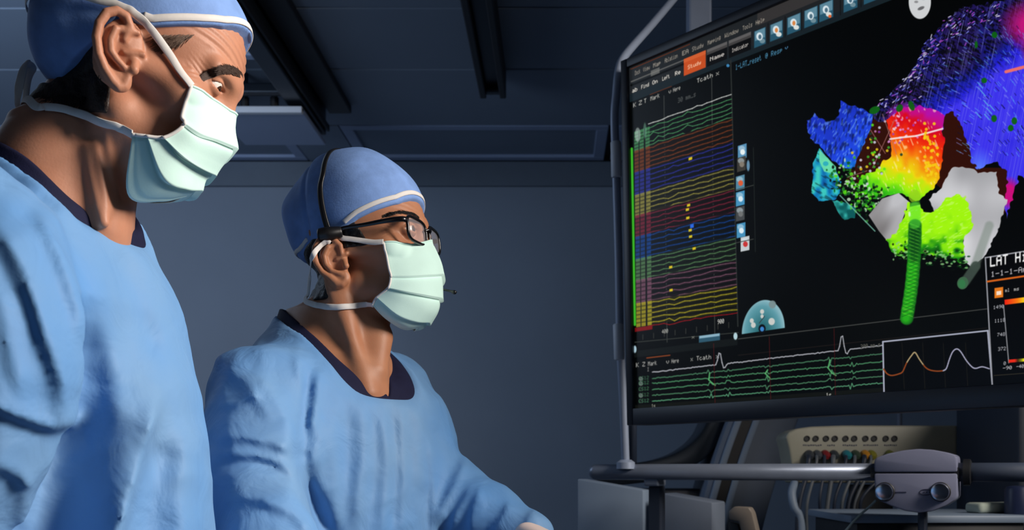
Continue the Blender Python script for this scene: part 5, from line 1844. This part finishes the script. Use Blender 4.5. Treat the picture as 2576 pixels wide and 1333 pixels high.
# ---------- second person: man in spectacles and headset in the middle
H2 = Frame(-15, -6)
H2.anchor(np.array([-.011, -.075, -.014]), px3(858, 662, 1.42))
PR2 = dict(sf=1.0, eye=(76, 31, 29), open=4.0, wrinkle=.25, ear_off=(-11, -14), helix=HELIX, anti=ANTI, nose=15)
T2 = Frame(-35, 0, 0, (-.335, 1.5, 0))
TB2 = [(.40, 0, .19, .23), (.6, 0, .175, .22), (.9, .0, .155, .185), (1.1, .0, .148, .178), (1.25, .0, .142, .172), (1.32, .0, .131, .172), (1.36, .0, .119, .166), (1.39, -.004, .106, .152), (1.415, -.010, .092, .132), (1.44, -.018, .080, .102), (1.465, -.026, .070, .078), (1.495, -.030, .062, .064)]
def trunk2(P, inset=0.0):
    return trunk_fn(P, T2, TB2, inset)
SH2 = [px3(663, 1010, 1.37), px3(657, 1130, 1.33), px3(640, 1265, 1.29)]
FA2 = [px3(640, 1265, 1.29), px3(690, 1390, 1.21), px3(745, 1520, 1.14)]
SF2 = [px3(975, 992, 1.63), px3(1078, 1215, 1.58)]
FF2 = [px3(1078, 1215, 1.58), px3(1215, 1300, 1.52), px3(1345, 1352, 1.46)]
NK2 = [px3(895, 735, 1.49), px3(876, 812, 1.49), px3(850, 895, 1.5)]
def neck2(P):
    d = chain(P, NK2, [.050, .054, .064], .03)
    d = smin(d, capsule(P, px3(860, 880, 1.49), px3(932, 1000, 1.44), .032, .024), .04)
    d = smin(d, capsule(P, px3(842, 720, 1.435), px3(925, 985, 1.415), .011, .008), .022)
    d = smin(d, capsule(P, px3(955, 850, 1.46), px3(948, 930, 1.44), .018, .014), .03)
    return d
def body2(P):
    d = neck2(P)
    lo = P[:, 2] < 1.56
    if lo.any():
        Q = P[lo]
        t = trunk2(Q, np.interp(Q[:, 2], [1.32, 1.42], [.034, .014]).astype(np.float32))
        t = smin(t, chain(Q, SH2, [.045, .044, .042], .02), .03)
        t = smin(t, chain(Q, FA2, [.038, .033, .026], .02), .02)
        t = smin(t, chain(Q, SF2, [.045, .042]), .03)
        t = smin(t, chain(Q, FF2, [.038, .033, .024], .02), .02)
        t = smin(t, hand_sdf(Q, FA2[-1], FA2[-1] - FA2[-2] + np.array([.03, 0, .06]), (0, 0, -1), -1, .94), .012)
        t = smin(t, legs(Q, -.33, 1.52), .04)
        d = d.copy()
        d[lo] = smin(d[lo], t, .03)
    q = H2.l(P) / np.float32(mm)
    nr = (np.abs(q[:, 0]) < 190) & (np.abs(q[:, 1]) < 150) & (q[:, 2] > -150) & (q[:, 2] < 200)
    if nr.any():
        d = d.copy()
        d[nr] = smin(d[nr], (head_sdf(q[nr], PR2) * mm).astype(np.float32), .022)
    return d
_ce = [(H2.loc(x, y, l) / mm) for x, y, l in ((775, 655, -.02), (785, 612, -.066), (810, 604, -.074), (835, 600, -.076), (868, 578, -.074), (905, 553, -.068), (950, 531, -.060), (1000, 513, -.045), (1066, 506, .01))]
CAPE2 = np.array(sorted([(p[0], p[2]) for p in _ce]))
def cap_edge2(f):
    return np.interp(f, CAPE2[:, 0], CAPE2[:, 1])
def capo2(q):
    d = ellip(q, (-10, 0, 72), (101, 83, 93))
    d = smin(d, ellip(q, (-22, 0, 112), (62, 66, 60)), 24)
    b = ellip(q, (-74, 0, 76), (53, 64, 72))
    d = smin(d, b, 9)
    d = np.minimum(d, head_sdf(q, dict(PR2, ear_off=(0, -400), wrinkle=0)) - 3.0)
    w = np.clip((q[:, 2] - 60) / 40, 0, 1)
    d = d + w * 1.6 * np.sin(q[:, 0] / 15 + 1.5 * np.sin(q[:, 1] / 22) + q[:, 2] / 40)
    d = d + 1.2 * np.sin(q[:, 2] / 11 + q[:, 0] / 30) * np.clip((-60 - q[:, 0]) / 30, 0, 1)
    # the headset band presses a groove into the cloth
    g = (q[:, 0] + 62 - .0 * q[:, 2]) / 5.0
    return d + 3.5 * np.exp(-g * g) * np.clip((q[:, 2] - 20) / 20, 0, 1)
def cap2(q):
    return smax(capo2(q), cap_edge2(q[:, 0]) - q[:, 2], 2.5)

man2 = empty('person', (-.33, 1.5, 0), 'man in middle with spectacles, black headset, blue cap and gown, pale green mask', 'person')
x2 = H2.o[0]
V, Q = sdf_mesh(body2, axis_grid((-.62, x2 - .14, .006), (x2 - .14, x2 + .14, .0019), (x2 + .14, .10, .006)), axis_grid((1.05, H2.o[1] - .115, .006), (H2.o[1] - .115, H2.o[1] + .115, .0019), (H2.o[1] + .115, 1.82, .006)), axis_grid((-.006, 1.34, .007), (1.34, 1.76, .0019)))
big_mesh('body', V, Q, M['skin2'], man2)
print('body2', len(V))
fnH2 = lambda P: head_sdf(H2.l(P) / np.float32(mm), PR2) * mm
fnC2 = lambda P: np.minimum(body2(P), cap2(H2.l(P) / np.float32(mm)) * mm)
eyes(H2, PR2, man2, (1, .02, .0))
head_piece(H2, cap2, ((-165, 110), (-100, 100), (-30, 190)), 2.4, 'surgical_cap', M['cap'], man2)
rp = ring_on_cap(H2, capo2, lambda f: cap_edge2(f) + 9.0, 110, -82, 82)
fc = lambda P: capo2(H2.l(P) / np.float32(mm)) * np.float32(mm)
nn = normals(H2.w(rp * mm), fc)
ribbon('cap_piping', H2.w(rp * mm) + nn * .0006, nn, 0.0068, .0016, M['tie'], man2, 140)
rp = ring_on_cap(H2, capo2, lambda f: cap_edge2(f) + 12.0, 60, 152, 226)
nn = normals(H2.w(rp * mm), fc)
ribbon('rear_piping', H2.w(rp * mm) + nn * .0006, nn, 0.0060, .0016, M['tie'], man2, 80)
def reg2(q):
    f, u = q[:, 0], q[:, 2]
    back = np.maximum(np.maximum(f - np.interp(u, [-60, -45, -32, -20, 0], [-34, -18, -12, -20, -36]), -(u + 58) - .15 * (f + 60)), u - (cap_edge2(f) + 6))
    side = np.maximum(np.maximum(-(f + 8), f - 26 + .5 * (u - 20)), np.maximum(u - cap_edge2(f) - 6, 6 - u))
    return np.minimum(back, side)
bald2 = lambda q: smin(neck2(H2.w(q * mm).astype(np.float32)) / mm, head_sdf(q, dict(PR2, ear_off=(0, -400))), 22) - np.where(q[:, 0] < -15, 1.5, -1.0).astype(np.float32)
hair_piece(H2, bald2, reg2, 'hair', M['hair2'], man2, 3.0)
bp = [(968, 545), (990, 538), (1015, 536), (1040, 541), (1056, 549)]
bw = trace(bp, fnH2)
bn = normals(bw, fnH2)
brow('eyebrow', bw, bn, -1.0, M['hair2'], man2, 320, (4.5, 8), 2.6)
lb = H2.l(bw.astype(np.float32)) * np.array([1, -1, 1], np.float32)
brow('eyebrow', H2.w(lb), H2.wd((bn @ H2.R) * np.array([1, -1, 1])), -1.0, M['hair2'], man2, 320, (4.5, 8), 2.6)

G2 = [[(1083, 606, 0), (1057, 613, -.020), (1014, 619, -.044), (966, 615, -.064)],
      [(1106, 660, 0), (1072, 662, -.026), (1026, 667, -.050), (977, 674, -.068)],
      [(1108, 692, 0), (1074, 695, -.028), (1030, 698, -.052), (982, 698, -.069)],
      [(1104, 748, 0), (1070, 742, -.028), (1024, 733, -.052), (976, 722, -.069)],
      [(1094, 784, 0), (1060, 776, -.028), (1010, 762, -.052), (958, 738, -.068)],
      [(1066, 812, 0), (1032, 814, -.027), (990, 797, -.050), (946, 750, -.066)],
      [(1046, 824, 0), (1014, 826, -.022), (972, 800, -.044), (936, 766, -.064)]]
mk2, full2 = mask_mesh(H2, PR2, G2, man2, [(2.0, 1.0), (3.1, 1.2), (4.7, 1.0)], .0040, far=(-6, 12))
edge_binding(H2, full2, mk2)
c0 = H2.w(full2[0, 0])
tie([(940, 611), (900, 606), (860, 604), (822, 608), (800, 622), (786, 650)], lambda P: fnC2(P) - .0015, 'upper_mask_tie', man2, w=[.008, .0085, .0075, .006], head=[c0],
    tail=[px3(780, 690, 1.465), px3(776, 730, 1.465), px3(773, 762, 1.475)], tail_n=(-.5, -.8, .1))
c0 = H2.w(full2[-1, 0])
tie([(918, 765), (885, 771), (845, 773), (806, 770), (790, 767)], lambda P: body2(P) - .0005, 'lower_mask_tie', man2, w=[.0075, .0085, .009, .0075], head=[c0],
    tail=[px3(776, 768, 1.49), px3(774, 772, 1.51)])
free_ribbon('tie_knot', [(776, 755, 1.485), (770, 768, 1.478), (764, 778, 1.476), (766, 788, 1.478), (775, 786, 1.482)], [.006, .012, .013, .010, .005], man2)
free_ribbon('tie_tail', [(777, 765, 1.485), (784, 778, 1.476), (782, 790, 1.476)], [.006, .009, .006], man2)

# spectacles
gl = MB()
def lens_outline(sg, n=44, sx=27.0, sz=17.5, F0=95.5):
    out = []
    for t in np.linspace(0, 2 * math.pi, n, endpoint=False):
        c, s = math.cos(t), math.sin(t)
        e = 0.52
        y = sx * np.sign(c) * abs(c) ** e
        z = sz * np.sign(s) * abs(s) ** e - .06 * (sx - y) * 0
        out.append((F0 - .0042 * (y + 33) ** 2 * 0 - .10 * abs(y * 1 + sx) * (1 if sg else 1) - .05 * abs(z), sg * (33 + y), 25.5 + z + .03 * y))
    return np.array(out)
gpar = None
for sg in (-1, 1):
    lo_ = lens_outline(sg)
    pts = H2.w(lo_ * mm)
    o = MB().tube(pts, 0.0024, 10, closed=True).build('spectacle_rim', M['black_frame'], None, smooth=True)
    adopt(o, man2)
    if gpar is None:
        gpar = o
    cen = pts.mean(0)
    vv = [cen] + list(pts)
    ln2 = mesh_obj('lens', vv, [(0, i + 1, (i + 1) % len(pts) + 1) for i in range(len(pts))], M['lens'])
    adopt(ln2, o)
    hp = np.array([(90.5, sg * 59, 35), (84, sg * 68, 35.5), (60, sg * 74.5, 35), (30, sg * 77.5, 34), (0, sg * 80.5, 33), (-14, sg * 82, 26), (-22, sg * 82, 10)])
    if sg < 0:
        hp[:, 1] = [-59, -68, -74, -77, -82, -84, -84]
    P = H2.w(crom(hp, 50) * mm)
    nT = H2.wd(np.tile((0.15, sg, 0), (7, 1)))
    ribbon('spectacle_temple', H2.w(hp * mm), nT, [.0085, .0078, .006, .005, .0045], .0024, M['black_frame'], man2, 60)
bg = np.array([(95, -9, 30), (99, -4, 32.5), (100, 0, 33), (99, 4, 32.5), (95, 9, 30)])
adopt(MB().tube(H2.w(crom(bg, 20) * mm), .0019, 10).build('spectacle_bridge', M['black_frame'], None, smooth=True), man2)

# headset: band over the cap, ear block, boom on the far side
hb_ = trace([(826, 578), (816, 545), (808, 505), (806, 470), (812, 440)], lambda P: fnC2(P) - .001)
hl = H2.l(hb_.astype(np.float32)) / mm
top = [(hl[-1][0] - 1, 0)]
arc_ = []
for a in np.linspace(0, math.pi, 15)[2:-2]:
    lo, hi = 10.0, 260.0
    f = float(hl[-1][0])
    for _ in range(30):
        r = (lo + hi) / 2
        d = capo2(np.array([[f, -r * math.cos(a), 60 + r * math.sin(a)]], np.float32))[0]
        lo, hi = (r, hi) if d < 0 else (lo, r)
    arc_.append((f, -r * math.cos(a), 60 + r * math.sin(a)))
arc_ = [p for p in arc_ if not (p[1] < 0 and p[2] < hl[-1][2] + 6)]
near_ = [tuple(p) for p in hl]
far_ = [(p[0], -p[1], p[2]) for p in near_[::-1]]
arc_ = [p for p in arc_ if not (p[1] > 0 and p[2] < hl[-1][2] + 6)]
bp_ = np.array(near_ + arc_ + far_)
Pb = H2.w(bp_ * mm)
Nb = bp_ - np.array([-30, 0, 50])
Nb[:, 0] = 0
Nb /= np.linalg.norm(Nb, axis=1)[:, None]
hs_ = ribbon('headset_band', Pb + H2.wd(Nb) * .001, H2.wd(Nb), [.009, .0085, .0085, .009], .0022, M['headset'], man2, 120)
eb_ = trace([(800, 592), (830, 588), (858, 583)], lambda P: fnC2(P) - .003)
mb = MB().tube(crom(eb_, 16), [.0075] * 1 + list(np.interp(np.arange(15), [0, 5, 14], [.0095, .0105, .0078])), 14)
adopt(mb.build('headset_earpiece', M['headset'], None, smooth=True), man2)
tip = H2.loc(1146, 736, .018)
bo = np.array([(-10, 84, 12), (20, 84, -6), (70, 74, -34), (112, 52, -52)]) * mm
bo = np.vstack([bo, H2.loc(1118, 729, .034), H2.loc(1132, 732, .026), tip])
adopt(MB().tube(H2.w(crom(bo, 50)), [.0016] * 44 + [.002, .0026, .003, .0032, .003, .002], 10).build('microphone_boom', M['headset'], None, smooth=True), man2)

# glove, gown and collar
A2, GP2 = T2, (1.362, .106, -.70)
FG2 = [('r', .003, 18, [(905, 1000), (915, 1120), (890, 1340)], (1.2, 1.6)), ('r', .0035, 16, [(962, 1010), (978, 1160), (962, 1360)], (1.2, 1.6)),
       ('v', .003, 16, [(938, 1010), (946, 1160), (928, 1360)], (1.2, 1.6)), ('r', .0035, 15, [(1006, 1010), (1018, 1180), (1012, 1360)], (1.2, 1.6)),
       ('v', .0028, 14, [(984, 1020), (997, 1180), (988, 1360)], (1.2, 1.6)), ('r', .004, 18, [(1044, 990), (1060, 1100), (1062, 1250)], (1.2, 1.7)),
       ('f', .006, 40, [(1090, 1380), (1092, 1200), (1082, 1090)], (1.2, 1.75)),
       ('r', .003, 22, [(830, 1000), (842, 1150), (850, 1350)], (1.2, 1.6)), ('v', .003, 20, [(868, 1010), (876, 1160), (870, 1350)], (1.2, 1.6)),
       ('v', .015, 24, [(782, 900), (768, 1030), (756, 1130), (770, 1215), (800, 1290), (860, 1400)], (1.15, 1.6)),
       ('r', .006, 16, [(800, 930), (792, 1000), (780, 1090)], (1.15, 1.6)), ('f', .005, 40, [(752, 1050), (760, 960), (742, 880)], (1.15, 1.6)),
       ('f', .007, 80, [(690, 1060), (650, 1000), (612, 950), (560, 905), (520, 870)], (1.15, 1.5)), ('f', .010, 70, [(630, 930), (695, 1012), (732, 1087), (756, 1150)], (1.15, 1.5)),
       ('f', .006, 46, [(660, 985), (600, 1010), (545, 1020)], (1.15, 1.5)),
       ('f', .009, 52, [(748, 1145), (732, 1132), (678, 1108), (600, 1096), (535, 1100)], (1.15, 1.5)),
       ('f', .010, 48, [(775, 1220), (699, 1158), (640, 1142), (540, 1140)], (1.15, 1.5)),
       ('f', .009, 60, [(540, 1206), (624, 1190), (691, 1206), (775, 1230)], (1.15, 1.5)),
       ('f', .008, 60, [(800, 1360), (740, 1290), (650, 1250), (560, 1250)], (1.1, 1.45)),
       ('f', .010, 56, [(1098, 1330), (1122, 1270), (1150, 1215), (1180, 1140)], (1.3, 1.8)), ('f', .008, 44, [(1128, 1360), (1150, 1290), (1195, 1215)], (1.3, 1.8)),
       ('f', .006, 36, [(1180, 1370), (1190, 1290), (1212, 1215)], (1.3, 1.8)),
       ('f', .006, 34, [(1235, 1350), (1262, 1310), (1285, 1262)], (1.3, 1.8)), ('f', .005, 30, [(1310, 1350), (1330, 1310), (1345, 1280)], (1.3, 1.8)),
       ('r', .005, 20, [(1110, 960), (1130, 1040), (1150, 1130)], (1.3, 1.8))]
def gown_base2(P):
    d = trunk2(P)
    s = chain(P, SH2, [.074, .068, .068], .04)
    s = smin(s, chain(P, FA2[:2] + [FA2[1] * .35 + FA2[2] * .65], [.066, .058, .046], .02), .03)
    d = smin(d, s, .040)
    s2 = smin(chain(P, SF2, [.068, .060]), chain(P, FF2[:2] + [FF2[1] * .12 + FF2[2] * .88], [.058, .050, .036], .02), .02)
    return smin(d, s2, .04)
def gown2(P):
    return smax(gown_base2(P) - folds_disp(P, FG2) - crumple(P), -neckhole(P, T2, GP2, .088), .006)
def shirt2(P):
    R = neckhole(P, T2, GP2, .079, .016)
    d = smax(trunk2(P, .005), -R, .004)
    q = T2.l(P)
    v = np.abs(q[:, 1]) - (q[:, 2] - 1.357) * .62
    v = np.maximum(v, -q[:, 0])
    d = smax(d, -v, .003)
    return np.maximum(d, R - .026)
V, Q = sdf_mesh(gown2, axis_grid((-.64, .10, .0042)), axis_grid((1.02, 1.86, .0042)), axis_grid((.40, 1.08, .010), (1.08, 1.54, .0040)))
big_mesh('surgical_gown', relax(V, Q, 2), Q, M['gown'], man2)
print('gown2', len(V))
V, Q = sdf_mesh(shirt2, axis_grid((-.50, -.15, .0026)), axis_grid((1.32, 1.70, .0030)), axis_grid((1.26, 1.54, .0024)))
big_mesh('scrub_collar', V, Q, M['scrub'], man2)
hd = lambda P: hand_sdf(P, px3(1338, 1347, 1.408), np.array([.6, -.55, -.22]), (0, -.3, -1), 1, .97) - .0008
V, Q = sdf_mesh(hd, axis_grid((-.16, .20, .003)), axis_grid((1.15, 1.52, .003)), axis_grid((1.0, 1.24, .003)))
big_mesh('surgical_glove', V, Q, M['glove'], man2)
